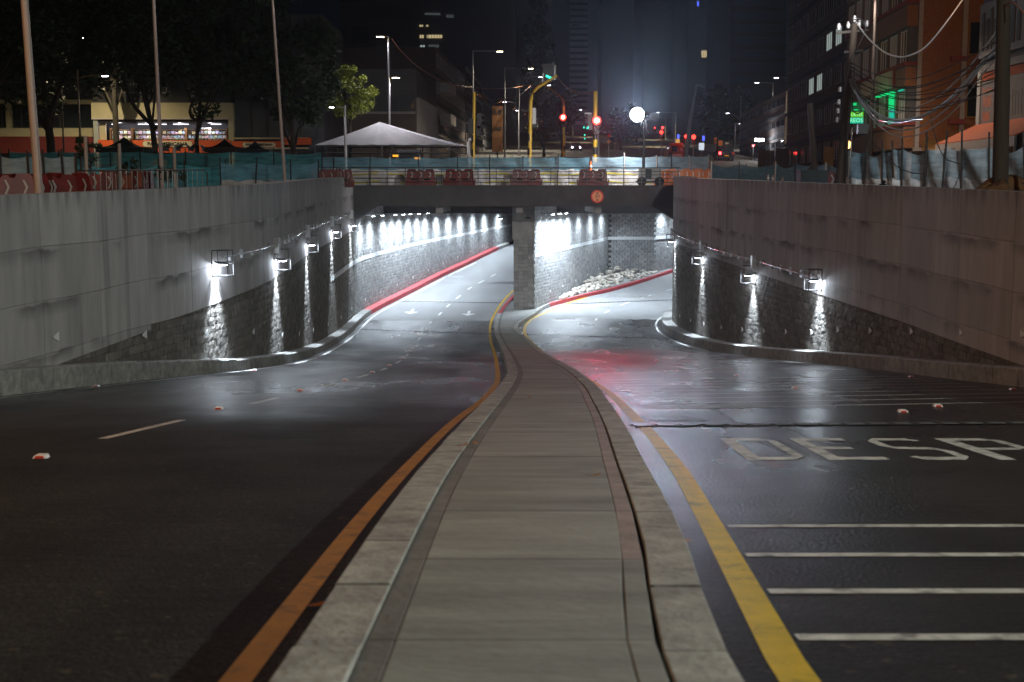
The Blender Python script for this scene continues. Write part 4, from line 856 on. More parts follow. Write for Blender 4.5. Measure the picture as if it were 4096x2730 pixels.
# ------------------------------------------------------------------ plastic barriers
def barrier(label, loc, rz, mat, L=1.75, H=.98, group=None):
    r = thing('plastic_barrier', label, 'barrier', loc, rz, group); mb = MB()
    s = L/1.75
    out = [(-.86*s,0),(.86*s,0),(.86*s,.22),(.8*s,.28),(.74*s,.9),(.66*s,H),(.3*s,H),(.26*s,.88),(.12*s,.88),(.06*s,.94),(-.06*s,.94),(-.12*s,.88),(-.26*s,.88),(-.3*s,H),(-.66*s,H),(-.74*s,.9),(-.8*s,.28),(-.86*s,.22)]
    n = len(out)
    def dp(z): return .26 if z < .25 else lerp(.2, .11, (z-.25)/.73)
    vs = [(x, -dp(z), z) for x, z in out]+[(x, dp(z), z) for x, z in out]
    mb.add(vs, [tuple(range(n))[::1], tuple(range(n, 2*n))[::-1]]+[((i+1) % n, i, n+i, n+(i+1) % n) for i in range(n)])
    for sx in (-1, 1): mb.bx(sx*.86*s-.04, sx*.86*s+.04, -.1, .1, .25, .4)
    obj('body', mb, mat, r, True)
    for x in (-.5*s, .0, .5*s):
        for sd in (-1, 1):
            mb = MB(); y = sd*.165; z = .66; k = .5*s
            pl = [(x-.1*k, z+.17), (x+.02*k, z+.17), (x+.2*k, z), (x+.02*k, z-.17), (x-.1*k, z-.17), (x+.08*k, z)]
            mb.prism([(a, sd*(dp(b)+.004), b) for a, b in pl], (0,0,0), (0, sd*.012, 0)); obj('chevron', mb, 'chevron_pale' if mat == 'barrier_red' else 'reflector_white', r, True)
    for x in (-.35*s, .35*s):
        mb = MB(); mb.bx(x-.16*s, x+.16*s, -.26, .26, .36, .44); obj('slot', mb, 'void', r, True)
    return r
b0 = barrier('dark red plastic barrier with three pockets leftmost behind the bridge railing', (at(1683, 700, 73.2).x, 73.2, .4), .03, 'barrier_red', 1.8)
for px, rz_, lab in ((1838, -.05, 'dark red plastic barrier left of the bent arm signal, behind the railing'), (2105, .04, 'single dark red barrier below the bent yellow signal arm'), (2372, -.03, 'single maroon barrier behind the railing above the height limit sign')):
    copy_tree(b0, (at(px, 700, 73.2).x, 73.2+random.uniform(-.08,.08), .4), rz_, lab)
gO = 'orange barriers at the rounded wall end'
bo = barrier('orange barrier half hidden by the light tower', (at(2655, 700, 74).x, 74, .4), .15, 'barrier_orange', 1.2, group=gO)
for px, Y, rz, lab in ((2716, 73.6, -.1, 'orange barrier in the middle at the rounded wall end'), (2772, 73.4, -.25, 'orange barrier with bright chevron just right of the short post'), (2812, 73.8, -.35, 'rightmost orange barrier at the rounded wall end')): copy_tree(bo, (at(px, 700, Y).x, Y, .42), rz, lab)
gL = 'red barriers along the far left wall top'
for i, (px, Y, rz, lab) in enumerate(((18, 30.5, .5, 'red barrier at the left frame edge with bright chevrons'), (88, 31, .9, 'red barrier with a white reflector just left of the pinkish post'), (128, 31.5, 1.1, 'red barrier partly behind the pinkish post'), (200, 32, .8, 'red barrier just right of the pinkish post'), (268, 34, 1.0, 'dark red barrier beside the crowd barriers'), (375, 37, .3, 'dark red barrier behind the first crowd barrier'), (490, 39, .1, 'dark red barrier behind a wooden stake'), (535, 40, -.2, 'dark red barrier in front of the turquoise net'), (1290, 64, .3, 'dark red barrier at the corner of wall and bridge'), (1360, 67, .2, 'dark red barrier against the left end of the railing'), (1325, 69, .1, 'dark red barrier tucked behind the wall corner pair'))):
    copy_tree(b0, (at(px, 700, Y).x, Y, gz(Y)+.03), rz, lab, scale=(.8, 1, random.uniform(.94, 1.04)))['group'] = gL
for i in range(9):
    px = 2880+i*38; Y = 92; copy_tree(b0, (at(px, 700, Y).x, Y, gz(Y)), .05*i, 'distant red barrier in the row with white chevrons across the right street')['group'] = 'row of distant red barriers at right'
for i in range(5):
    px = 2480+i*18; Y = 130; copy_tree(bo, (at(px, 700, Y).x, Y, gz(Y)), 0, 'small distant orange barrier in the row behind the light tower')['group'] = 'row of distant orange barriers'
# crowd barriers
def crowd(label, loc, rz, L=2.0):
    r = thing('crowd_barrier', label, 'crowd barrier', loc, rz, 'metal crowd barriers on the left bank'); mb = MB()
    mb.tube([(-L/2,0,.1),(-L/2,0,.95),(-L/2+.1,0,1.05),(L/2-.1,0,1.05),(L/2,0,.95),(L/2,0,.1)], .02, 6); mb.tube([(-L/2,0,.2),(L/2,0,.2)], .016, 6); obj('frame', mb, 'steel_dark', r, True)
    n = 12
    for i in range(n):
        x = lerp(-L/2, L/2, (i+1)/(n+1)); mb = MB(); mb.tube([(x,0,.2),(x,0,1.05)], .009, 4); obj('bar', mb, 'steel', r, True)
    for x in (-L/2+.3, L/2-.3): mb = MB(); mb.bar((x,-.3,.02),(x,.3,.02), .05, .02); mb.bar((x,0,.02),(x,0,.2), .03); obj('foot', mb, 'galv', r, True)
    return r
c0 = crowd('metal crowd barrier nearest the pinkish post', (at(320, 700, 35).x, 35, gz(35)), .1)
for px, Y, rz, lab in ((430, 37, .05, 'metal crowd barrier in front of the dark red barriers'), (580, 38.5, .1, 'metal crowd barrier with bright stacked bars left of the slim post'), (700, 40.5, .05, 'rightmost metal crowd barrier behind the young tree'), (596, 39.2, .1, 'second metal crowd barrier stacked against the bright one'), (1322, 66, .2, 'metal crowd barrier between red barriers at the wall corner')): copy_tree(c0, (at(px, 700, Y).x, Y, gz(Y)), rz, lab)
# wooden stakes and small delineator posts
def stake(label, a, e, r, m, name='stake', cat='stake'):
    mb = MB(); mb.tube([a, e], [r, r*.9], 6); return obj(name, mb, m, label=label, cat=cat)
for px, py, Y, tx, lab in ((347, 768, 36, 341, 'tall pale wooden stake beside the small lamp post'), (478, 768, 38, 477, 'pale wooden stake below the dark canopy'), (702, 755, 42, 696, 'brown wooden stake right of the slim lamp post')):
    a = gp(px, Y); e = at(tx, {347: 545, 478: 575, 702: 590}[px], Y); stake(lab, a, e, .055, 'stake_pale')
for px, Y, lab in ((336, 41, 'red and white flexible post left of a tall stake'), (405, 41, 'red and white flexible post near the turquoise net')):
    a = gp(px, Y); r = thing('delineator_post', lab, 'delineator', a); mb = MB(); mb.tube([a, a+Vector((0,0,1.05))], .045, 8); obj('post', mb, 'sign_red', r)
    for z in (.55, .85): mb = MB(); mb.tube([a+Vector((0,0,z)), a+Vector((0,0,z+.12))], .048, 8); obj('white_band', mb, 'reflector_white', r)
for px, tx, ty, Y, lab in ((3078, 3071, 699, 56, 'leftmost small orange and white post on the right wall top'), (3095, 3090, 702, 55, 'middle small orange and white post on the right wall top'), (3128, 3130, 708, 54, 'rightmost small orange and white post on the right wall top')):
    a = gp(px, Y); e = at(tx, ty, Y); r = thing('delineator_post', lab, 'delineator', a); mb = MB(); mb.tube([a, e], .045, 8); obj('post', mb, 'stake_pale', r)
    for t_ in (.4, .75): mb = MB(); mb.tube([a.lerp(e, t_), a.lerp(e, t_+.12)], .048, 8); obj('white_band', mb, 'reflector_white', r)
stake('thick dark timber propped at an angle on the right wall top', gp(3150, 50), at(3248, 664, 50), .08, 'stake_dark', 'timber', 'timber'); stake('second dark timber leaning across the first', gp(3196, 49), at(3224, 682, 49), .08, 'stake_dark', 'timber', 'timber')
stake('dark leaning pole with a bare bracket rising beside the crate', gp(3268, 50), at(3240, 415, 50), .13, 'utility_wood', 'leaning_pole', 'pole')
c = gp(3248, 48.5); mb = MB(); mb.bx(c.x-.5, c.x+.5, c.y-.4, c.y+.4, c.z, c.z+.95); r = thing('crate', 'dark green box behind the propped timbers', 'crate', c); obj('body', mb, 'crate_green', r); mb = MB(); mb.bx(c.x-.53, c.x+.53, c.y-.43, c.y+.43, c.z+.95, c.z+1.0); obj('lid', mb, 'crate_green', r)
c = gp(3278, 46.5); mb = MB(); mb.tube([c, c+Vector((0,0,.05)), c+Vector((0,0,.28)), c+Vector((0,0,.32)), c+Vector((0,0,.55)), c+Vector((0,0,.6))], [.28,.29,.29,.31,.29,.27], 16); obj('barrel', mb, 'drum_blue', label='dark blue barrel in front of the green box', cat='barrel')
bq = copy_tree(b0, gp(3322, 49), .1, 'deep red barrier panel between blue barrel and thick leaning pole')
c = at(3530, 770, 38.6); r = thing('rubbish_sack', 'shiny black rubbish sack on the right wall top', 'rubbish sack', (c.x, 38.6, gz(38.6)))
mb = MB(); mb.grid(lambda u, v: Vector((c.x+.28*math.sin(math.pi*v)*math.cos(6.283*u)*(1+.06*math.sin(9*u*6.283)), 38.6+.26*math.sin(math.pi*v)*math.sin(6.283*u), gz(38.6)+.32-.34*math.cos(math.pi*v))), 18, 10); obj('sack', mb, M('bag', (.008,.008,.008), .15, bump=.02, bs=6) and 'bag', r); mb = MB(); mb.tube([(c.x, 38.6, gz(38.6)+.62), (c.x+.04, 38.6, gz(38.6)+.74)], [.03,.07], 8); obj('knot', mb, 'bag', r)
# soil heap
c = at(3985, 780, 31)
mb = MB(); rs = random.Random(3)
def soil(u, v):
    a = u*2*math.pi; rr = v; k = (1-v*v)**1.2*(.85+.3*math.sin(a*3+1)+.1*math.sin(a*7)); return Vector((c.x+.5+rr*1.6*math.cos(a), 32+rr*.9*math.sin(a), gz(32)+.02+.78*k+(rs.uniform(-.04,.04) if 0 < v < 1 else 0)))
mb.grid(soil, 40, 12, 0, True); obj('soil_heap', mb, 'soil', label='heap of reddish brown soil round the foot of the thick right pole', cat='soil heap')
# traffic cone, orange signs
c = Vector((at(2361, 672, 74.4).x, 74.4, .4)); r = thing('traffic_cone', 'tall orange and white traffic cone behind the railing', 'traffic cone', c); mb = MB(); mb.tube([c+Vector((0,0,.03)), c+Vector((0,0,1.45))], [.2,.06], 12); mb.bx(c.x-.25, c.x+.25, c.y-.25, c.y+.25, c.z, c.z+.04); obj('body', mb, 'barrier_orange', r)
for z0, z1 in ((.75,.9),(1.1,1.22)): mb = MB(); mb.tube([c+Vector((0,0,z0)), c+Vector((0,0,z1))], [.205-.14*z0/1.45, .205-.14*z1/1.45], 12); obj('white_band', mb, 'reflector_white', r)
def board_sign(label, px, py, wpx, hpx, Y, mat, shape='rect', cat='sign', lit=None):
    c = at(px, py, Y); k = Y/F_; w_, h_ = wpx*k/2, hpx*k/2; r = thing('road_sign', label, cat, (c.x, Y, gz(Y))); mb = MB(); mb.tube([(c.x, Y+.06, gz(Y)), (c.x, Y+.06, c.z+h_*.6)], .04, 6); obj('post', mb, 'galv', r)
    mb = MB()
    if shape == 'rect': mb.bx(c.x-w_, c.x+w_, Y-.03, Y, c.z-h_, c.z+h_)
    elif shape == 'tri': mb.prism([(c.x-w_, Y-.03, c.z+h_), (c.x+w_, Y-.03, c.z+h_), (c.x, Y-.03, c.z-h_)], (0,0,0), (0,.03,0))
    elif shape == 'dia': mb.prism([(c.x-w_, Y-.03, c.z), (c.x, Y-.03, c.z-h_), (c.x+w_, Y-.03, c.z), (c.x, Y-.03, c.z+h_)], (0,0,0), (0,.03,0))
    else: mb.disc((c.x, Y-.015, c.z), w_, th=.03)
    obj('board', mb, mat, r)
    if shape == 'tri': mb = MB(); mb.prism([(c.x-w_*.62, Y-.04, c.z+h_*.7), (c.x+w_*.62, Y-.04, c.z+h_*.7), (c.x, Y-.04, c.z-h_*.55)], (0,0,0), (0,.01,0)); obj('inner_triangle', mb, 'sign_white', r)
    return r
board_sign('red and white give way triangle on a thin pale post', 3013, 587, 17, 15, 150, 'sign_red', 'tri'); board_sign('dark orange diamond sign on a post left of the light tower', 2435, 568, 15, 16, 150, 'sign_orange', 'dia'); board_sign('round red sign above the orange diamond', 2436, 543, 13, 13, 150, 'sign_red', 'disc'); board_sign('small round sign on a post near the light tower', 2460, 573, 8, 12, 140, 'sign_white', 'disc')
board_sign('upper of two orange work boards near the parked car', 2862, 556, 10, 12, 170, 'sign_orange'); board_sign('lower of two orange work boards near the parked car', 2862, 572, 10, 9, 169, 'sign_orange'); board_sign('wide orange direction board left of the low lamps', 2882, 573, 17, 20, 172, 'sign_orange'); board_sign('small yellow diamond sign beside the leaning post', 2741, 561, 11, 12, 160, 'yellow_pole', 'dia'); board_sign('narrow white board right of the orange boards', 2907, 574, 13, 7, 172, 'sign_white')
board_sign('lit orange advertising panel above the orange van', 2711, 566, 15, 18, 235, 'sign_lit'); board_sign('tall blue lit panel above the orange advertising panel', 2713, 547, 9, 16, 240, 'blue_light'); board_sign('pale glowing advertising panel at a bus stop', 2806, 587, 21, 28, 175, 'ad_panel'); board_sign('tall blue lit panel beside the pale advertising panel', 2814, 554, 9, 20, 200, 'blue_light')
c = gp(1876, 88); r = thing('vent_pipe', 'white upright pipe with a hooked top beside the yellow post', 'pipe', c); mb = MB(); e = at(1874, 570, 88); mb.tube([c, e, e+Vector((.05,0,.15)), e+Vector((.18,0,.2))], .11, 10); obj('pipe', mb, 'reflector_white', r); mb = MB(); mb.tube([c+Vector((0,0,.9)), c+Vector((0,0,1.0))], .14, 10); obj('collar', mb, 'galv', r)
c = gp(2400, 95); r = thing('leaning_pipe', 'pale pipe leaning beside the straight yellow post', 'pipe', c); mb = MB(); mb.tube([c, at(2388, 515, 95)], .14, 10); obj('pipe', mb, 'galv', r); mb = MB(); mb.ball(at(2388, 515, 95), .15, 10, 6); obj('cap', mb, 'galv', r)
# ------------------------------------------------------------------ buildings
def box(name, x0, x1, y0, y1, z0, z1, mat, root, kind=None):
    return obj(name, MB().bx(x0, x1, y0, y1, z0, z1), mat, root, kind=kind)
class Fr:
    "a frame along a wall: s along, d out of the wall, z up"
    def __init__(s, x, y, ux, uy, flip=1):
        l = math.hypot(ux, uy); s.o = Vector((x, y, 0)); s.u = Vector((ux/l, uy/l, 0)); s.n = Vector((uy/l, -ux/l, 0))*flip
    def P(s, a, d, z): return s.o+s.u*a+s.n*d+Vector((0, 0, z))
    def b(s, mb, a0, a1, d0, d1, z0, z1, m=0): return mb.obox(s.P((a0+a1)/2, (d0+d1)/2, (z0+z1)/2), s.u*(a1-a0)/2, s.n*(d1-d0)/2, Vector((0,0,(z1-z0)/2)), m)
    def box(s, name, a0, a1, d0, d1, z0, z1, mat, root): return obj(name, s.b(MB(), a0, a1, d0, d1, z0, z1), mat, root)
    def window(s, root, a0, a1, z0, z1, frame='window_white', pane='glass_dark', d=.0, mull=1, fw=.06, dep=.08):
        mb = MB(); s.b(mb, a0, a0+fw, d, d+dep, z0, z1); s.b(mb, a1-fw, a1, d, d+dep, z0, z1); s.b(mb, a0+fw, a1-fw, d, d+dep, z1-fw, z1); s.b(mb, a0+fw, a1-fw, d, d+dep, z0, z0+fw)
        for k in range(mull): a = lerp(a0, a1, (k+1)/(mull+1)); s.b(mb, a-fw*.4, a+fw*.4, d+.01, d+dep-.01, z0+fw, z1-fw)
        w_ = obj('window', mb, frame, root); obj('pane', s.b(MB(), a0+fw*.5, a1-fw*.5, d+.015, d+.035, z0+fw*.5, z1-fw*.5), pane, w_); return w_
def bricks(root, fr, a0, a1, z0, z1, mat, single=0, d=.0):
    L, Hh = .25, .082; rows = int((z1-z0)/Hh); me = None; cnt = 0; rest = MB()
    for r_ in range(rows):
        a = a0-(L/2 if r_ % 2 else 0)
        while a < a1-.03:
            s0, s1 = max(a, a0)+.005, min(a+L, a1)-.005
            if s1-s0 > .04:
                j = d+.012+random.uniform(0, .008); q = [fr.P(s0, j, z0+r_*Hh+.006), fr.P(s1, j, z0+r_*Hh+.006), fr.P(s1, j, z0+(r_+1)*Hh-.006), fr.P(s0, j, z0+(r_+1)*Hh-.006)]; bk = [p-fr.n*.03 for p in q]
                vs = q+bk; fs = [(0,1,2,3), (4,5,1,0), (5,6,2,1), (6,7,3,2), (7,4,0,3)]
                if cnt < single: obj('brick', MB().add(vs, fs), mat, root); cnt += 1
                else: rest.add(vs, fs)
            a += L
    if rest.v: obj('brick_courses', rest, mat, root, kind='stuff')

# brick block on the right
A = Vector((19.6, 63, 0)); bb = thing('brick_building', 'reddish brick block with white windows and green lit signs on the right', 'building', (19.6, 63, 0))
fs_ = Fr(19.6, 63, 1, 0, 1)           # side wall, facing the camera
ff = Fr(19.6, 63, .055, 1, -1)        # street front
if (ff.n.x > 0): ff.n = -ff.n
if (fs_.n.y > 0): fs_.n = -fs_.n
mb = MB(); mb.prism([(19.62,63.02,0),(31,63.02,0),(32,77.5,0),(20.4,77.2,0)], (0,0,-.5), (0,0,17)); obj('wall', mb, 'mortar', bb)
bricks(bb, fs_, .2, 2.12, 2.3, 11.5, 'brick_sodium_tint', 300); bricks(bb, fs_, 2.36, 9, 2.3, 11.5, 'brick_sodium_tint')
for a0, a1 in ((0, .19), (2.13, 2.35)): fs_.box('pilaster', a0, a1, 0, .06, 2.2, 12, 'trim_pale', bb)
for z in (3.35, 6.35):
    fs_.box('sill', 1.55, 2.3, .02, .3, z, z+.22, 'sill_red', bb)
    fs_.window(bb, 2.4, 3.5, z+.3, z+1.9, 'awning_ochre', 'glass_dark', .02)
fs_.box('slab_edge', -.1, 9, .0, .2, 2.05, 2.22, 'trim_pale', bb)
zs = ((2.19, 3.46, 5.15), (5.15, 6.32, 8.0), (8.0, 9.25, 11.0), (11.0, 12.2, 13.9))
for k, (z0, z1, z2) in enumerate(zs):
    ff.box('facade_band', 0, 14.2, 0, .55, z0, z1-.16, 'mortar', bb); bf = Fr(*(ff.P(0, .55, 0).xy), .055, 1, -1); bf.n = ff.n
    bricks(bb, bf, 0, 14.2, z0+.03, z1-.18, 'brick')
    bs_ = Fr(*(ff.P(0, .55, 0).xy), -ff.n.x, -ff.n.y); bs_.n = fs_.n; bricks(bb, bs_, 0, .5, z0+.03, z1-.18, 'brick_sodium_tint')
    ff.box('sill', -.06, 14.3, 0, .66, z1-.155, z1, 'sill_red', bb)
    a = .35; i = 0
    while a < 13.6:
        if k == 0 and i in (2, 3): pane = 'neon_teal' if i == 3 and False else 'curtain'
        else: pane = random.choice(('curtain', 'glass_grey', 'curtain', 'glass_dark'))
        ff.window(bb, a, a+1.55, z1+.05, z2-.05, 'window_white', pane, .3, 2)
        ff.box('mullion', a+1.6, a+2.1, 0, .4, z1+.002, z2-.002, 'stake_wood', bb); a += 2.15; i += 1
    ff.box('corner_post', .0, .3, 0, .45, z1+.002, z2-.002, 'mortar', bb)
# balcony railing on the middle band
for i in range(26): ff.box('baluster', 2.2+i*.3, 2.24+i*.3, .58, .62, 5.3, 6.2, 'window_white', bb)
ff.box('balcony_rail', 2.0, 10.2, .57, .64, 6.2, 6.28, 'sill_red', bb); ff.box('balcony_post', 2.0, 2.1, .57, .66, 5.2, 6.3, 'sill_red', bb)
ff.box('lit_pane', 2.65, 3.75, .42, .45, 4.3, 5.0, 'neon_green', bb); ff.box('lit_pane', 2.65, 3.6, .4, .44, 3.55, 4.25, 'neon_teal', bb)
ff.box('lit_strip', 2.2, 5.5, .5, .75, 5.02, 5.08, 'neon_green', bb); ff.box('lit_strip', .4, 1.2, .5, .6, 5.0, 5.06, 'neon_teal', bb)
light('sign_glow', 'POINT', ff.P(3.2, 1.2, 4.6), 14, (0,1,.3), .1, bb)
ff.box('shop_front', .1, 14, -.02, .03, -.3, 2.0, 'black', bb)
for a in (.3, 3.2, 6.4, 9.5): ff.box('shop_pier', a, a+.5, .04, .2, -.4, 2.04, 'trim_pale', bb)
fs_.box('shop_pier', .9, 1.5, .02, .15, -.4, 2.04, 'trim_pale', bb); fs_.box('shop_pier', 2.6, 3.6, .02, .15, -.4, 2.04, 'brick_sodium_tint', bb)
# hanging green sign
c = ff.P(8.4, 1.3, 4.15); sg = thing('ticket_sign', 'hanging green lit sign reading TIQUETES AEREOS on the brick block', 'sign', c)
q = Fr(c.x-.55, c.y, 1, -.12); q.n = q.n if q.n.y < 0 else -q.n
q.box('panel', 0, 1.1, 0, .1, c.z+.02, c.z+.3, 'neon_lime', sg); q.box('panel', 0, 1.1, 0, .1, c.z-.32, c.z, 'neon_teal', sg); q.box('bracket', .5, .56, -.6, 0, c.z+.3, c.z+.34, 'black', sg)
mb = MB(); text_mb('TIQUETES', .225, lambda x, y, d: q.P(.55+x, .112+d, c.z+.155+y), mb, .004); text_mb('AEREOS', .3, lambda x, y, d: q.P(.55+x, .112+d, c.z-.165+y), mb, .004); obj('lettering', mb, E('letter_green', (.3,1,.45), 1.1) and 'letter_green', sg)
c = ff.P(8.3, 1.0, 4.75); q.o = Vector((c.x-.45, c.y, 0)); sg = thing('neon_sign', 'dark green neon sign board above the ticket sign', 'sign', c); q.box('panel', 0, .9, 0, .08, c.z-.3, c.z+.25, E('neon_dim', (0,.5,.15), .12) and 'neon_dim', sg)
mb = MB(); text_mb('EL', .2, lambda x, y, d: q.P(.72+x, .09+d, c.z-.15+y), mb, .004); q.b(mb, .1, .4, .085, .1, c.z-.22, c.z-.16); q.b(mb, .12, .3, .085, .1, c.z+.05, c.z+.18); obj('lettering', mb, 'neon_green', sg)
c = at(3388, 580, 66); sg = thing('wall_lantern', 'glowing orange lantern beside the thick leaning pole', 'lamp', c); mb = MB(); mb.ball(c, .22, 10, 8); obj('globe', mb, E('lantern', (1,.4,.12), 6) and 'lantern', sg); mb = MB(); mb.bar(c, c+Vector((.6,.3,.3)), .05); obj('bracket', mb, 'black', sg); light('lamp_light', 'POINT', c-Vector((0,.5,0)), 30, (1,.5,.2), .1, sg)

# shop at far right with boarded display and awning
rs_ = thing('corner_shop', 'grey shop with big hoarded display window and orange awning at right edge', 'building', (20.5, 57, 0))
fr = Fr(20.5, 57, 0, -1); fr.n = Vector((-1, 0, 0))
mb = MB(); mb.bx(20.52, 32, 40, 57, -.5, 14); obj('wall', mb, 'dark_wall', rs_)
fr.box('corner_column', 0, .38, 0, .12, 2.7, 5.5, 'machine_grey', rs_); fr.box('lintel', .38, 14, 0, .14, 5.2, 5.5, 'hoard_grey', rs_); fr.box('lower_sill', .38, 14, 0, .14, 2.6, 2.75, 'trim_pale', rs_)
fr.box('display_hoarding', .42, 6.9, .02, .06, 2.76, 4.9, 'cloth_pale', rs_) if False else fr.box('display_hoarding', .42, 6.9, .02, .06, 2.76, 4.8, 'hoard_grey', rs_)
for i in range(12): fr.box('louvre', .42, 6.9, .05, .08, 4.82+i*.03, 4.835+i*.03, 'awning_orange', rs_)
for a, b_, z0, z1, mt in ((.7,1.5,3.1,3.55,'awning_orange'),(.7,1.6,3.7,4.2,'awning_orange'),(1.9,2.7,3.6,4.35,'dark_wall'),(.6,1.7,4.35,4.55,'awning_orange'),(3.0,5.2,3.2,4.2,'dark_wall')):
    for i in range(7): fr.box('printed_stroke', lerp(a, b_, i/7), lerp(a, b_, i/7)+.06, .062, .068, z0, z1-.06*(i % 3), mt, rs_)
fr.box('sign_board', .2, 12, .0, .18, 5.8, 8.1, 'hoard_grey', rs_)
for i, (a, w_, h_) in enumerate(((.6,.25,1.6),(1.05,.3,1.3),(1.55,.22,1.7),(2.0,.35,1.2),(2.6,.25,1.6),(3.1,.4,1.4),(3.9,.3,1.6),(4.5,.3,1.2))): fr.box('raised_letter', a, a+w_, .185, .23, 6.1, 6.1+h_, 'dark_wall', rs_)
aw = MB(); p0, p1, p2, p3 = fr.P(.2, .14, 2.95), fr.P(9, .14, 2.95), fr.P(9, 1.9, 2.12), fr.P(.2, 1.9, 2.12)
aw.prism([p0, p1, p2, p3], (0,0,0), (0,0,.05)); obj('awning', aw, 'awning_orange', rs_); fr.box('awning_valance', .2, 9, 1.88, 1.92, 1.75, 2.12, 'trim_pale', rs_)
for a in (.25, 1.6, 2.9, 4.3): fr.box('awning_rib', a, a+.05, 1.86, 1.9, -.4, 2.12, 'black', rs_) if a in (.25, 2.9) else fr.box('awning_rib', a, a+.05, 1.8, 1.86, 1.5, 2.1, 'black', rs_)
fr.box('shop_front', .3, 12, .0, .03, -.4, 2.5, 'black', rs_)
for a in (1.2, 2.6, 4.4, 6): fr.box('shop_post', a, a+.12, .04, .12, -.4, 2.5, 'window_white', rs_)
aw = MB(); aw.prism([Vector(p) for p in ((19.9,62.7,2.55),(22.6,62.7,2.55),(22.0,59.8,2.05),(19.2,60.6,2.0))], (0,0,0), (0,0,.04)); obj('ochre_awning', aw, 'awning_ochre', label='ochre cloth canopy between brick block and shop awning', cat='canopy')
mb = MB(); mb.grid(lambda u, v: (lerp(18.5, 18.7, v)+.12*math.sin(u*9), lerp(55.2, 53.9, u), 1.9-v*(.2+1.0*math.sin(math.pi*u))), 16, 8); obj('plastic_sheet', mb, 'tarp_clear', label='clear plastic sheet drooping from the orange awning edge', cat='plastic sheet')

# bookshop and its neighbours on the left
Y = 95; k = Y/F_
def X(px): return (px-CX)*k
def Z(py): return at(0, py, Y).z
bk = thing('bookshop_building', 'cream fronted bookshop with lit upper display and orange sign band', 'building', (X(390), Y, .4))
box('wall', X(390), X(935), Y+1.9, Y+14, 0, 16, 'dark_wall', bk); box('ground_floor', X(390), X(935), Y+.4, Y+1.88, 0, Z(612), 'black', bk)
box('fascia', X(390), X(935), Y-.1, Y+1.85, Z(475), Z(412), 'cream', bk); box('fascia_trim', X(390), X(935), Y-.16, Y-.11, Z(479), Z(473), 'trim_pale', bk)
box('sign_band', X(412), X(935), Y-.12, Y+.3, Z(612), Z(562), 'orange_sign', bk)
box('pier', X(395), X(412), Y-.05, Y+.5, 0, Z(480), 'machine_grey', bk); box('pier', X(928), X(948), Y-.05, Y+.5, 0, Z(412), 'cream', bk)
box('soffit', X(412), X(928), Y-.02, Y+1.85, Z(492), Z(481), 'black', bk); box('side_panel', X(414), X(440), Y+.2, Y+.3, Z(560), Z(494), 'cream', bk)
for a, b_ in ((445, 1000), ): pass
for i, (a, b_) in enumerate(((445, 530), (534, 745), (749, 910))):
    for z in (517, 536, 553): box('shelf', X(a), X(b_), Y+.9, Y+1.3, Z(z)-.03, Z(z), 'wood_board', bk)
    box('shelf_back', X(a), X(b_), Y+1.31, Y+1.35, Z(562), Z(516), 'cloth_pale', bk)
    for z in (a, b_): box('shelf_upright', X(z)-.04, X(z)+.04, Y+.85, Y+1.34, Z(562), Z(510), 'wood_board', bk)
bcol = [M('book_%s' % n, c, .5) and 'book_%s' % n for n, c in (('blue', (.3,.45,.6)), ('white', (.7,.7,.7)), ('pink', (.6,.45,.5)), ('lilac', (.5,.48,.68)), ('yellow', (.55,.55,.3)), ('green', (.4,.52,.42)), ('grey', (.3,.32,.33)))]
for row, z in enumerate((517+17, 536+15, 560)):
    px = 452
    while px < 905:
        wd = random.uniform(10, 18)
        if not (525 < px < 540 or 738 < px < 755): box('book_row', X(px), X(px+wd-2), Y+.95, Y+1.2, Z(z)+.0, Z(z)+random.uniform(.15, .24), random.choice(bcol if row < 2 else bcol[1:]), bk)
        px += wd+1
for px in range(810, 845, 8): mb = MB(); mb.ball((X(px), Y+1.1, Z(512)), .09, 8, 6); obj('white_jar', mb, 'sign_white', bk)
for a, b_ in ((455, 470), (655, 672), (850, 890), (560, 640), (700, 760)): box('light_strip', X(a), X(b_), Y+.7, Y+.8, Z(497), Z(495), 'shop_strip', bk)
for px in (490, 600, 730, 850): light('shop_light', 'POINT', (X(px), Y+.45, Z(503)), 55, (.95,.92,1), .15, bk)
def oval_sign(label, px, py, wpx, hpx, Yq, body, size):
    c = at(px, py, Yq); kk = Yq/F_; a, b_ = wpx*kk/2, hpx*kk/2; r = thing('oval_sign', label, 'sign', c)
    pl = []
    for i in range(40):
        t_ = i*2*math.pi/40; e = b_; pl.append((c.x+math.copysign(max(0, a-e), math.cos(t_))+e*math.cos(t_), Yq, c.z+e*math.sin(t_)))
    obj('board', MB().prism(pl, (0,-.06,0), (0,0,0)), M('sign_cream', (.62,.56,.4), .5) and 'sign_cream', r)
    big = [(c.x+(p[0]-c.x)*1.03, p[1], c.z+(p[2]-c.z)*1.14) for p in pl]; obj('border', MB().prism(big, (0,-.03,0), (0,0,0)), 'awning_orange', r)
    obj('lettering', text_mb(body, size, lambda x, y, d: (c.x+x*1.18, Yq-.065-d, c.z+y), None, .01, 0, .012), 'black', r)
oval_sign('cream oval sign with bold black shop name above the stall tents', 671, 577, 196, 22, Y-.14, 'PANAMERICANA', .33)
box('upper_wall', X(390), X(935), Y+.3, Y+1.88, Z(411), 11, 'dark_wall', bk)
ub = Fr(X(500), Y+.3, 1, 0); ub.n = Vector((0,-1,0))
for a in (0, 1.2, 2.4): ub.window(bk, a, a+1.05, 7.3, 8.9, 'trim_pale', 'glass_grey', .01)
gl = thing('glass_building', 'dark glass fronted block right of the bookshop with a cream ledge', 'building', (X(945), Y, .4))
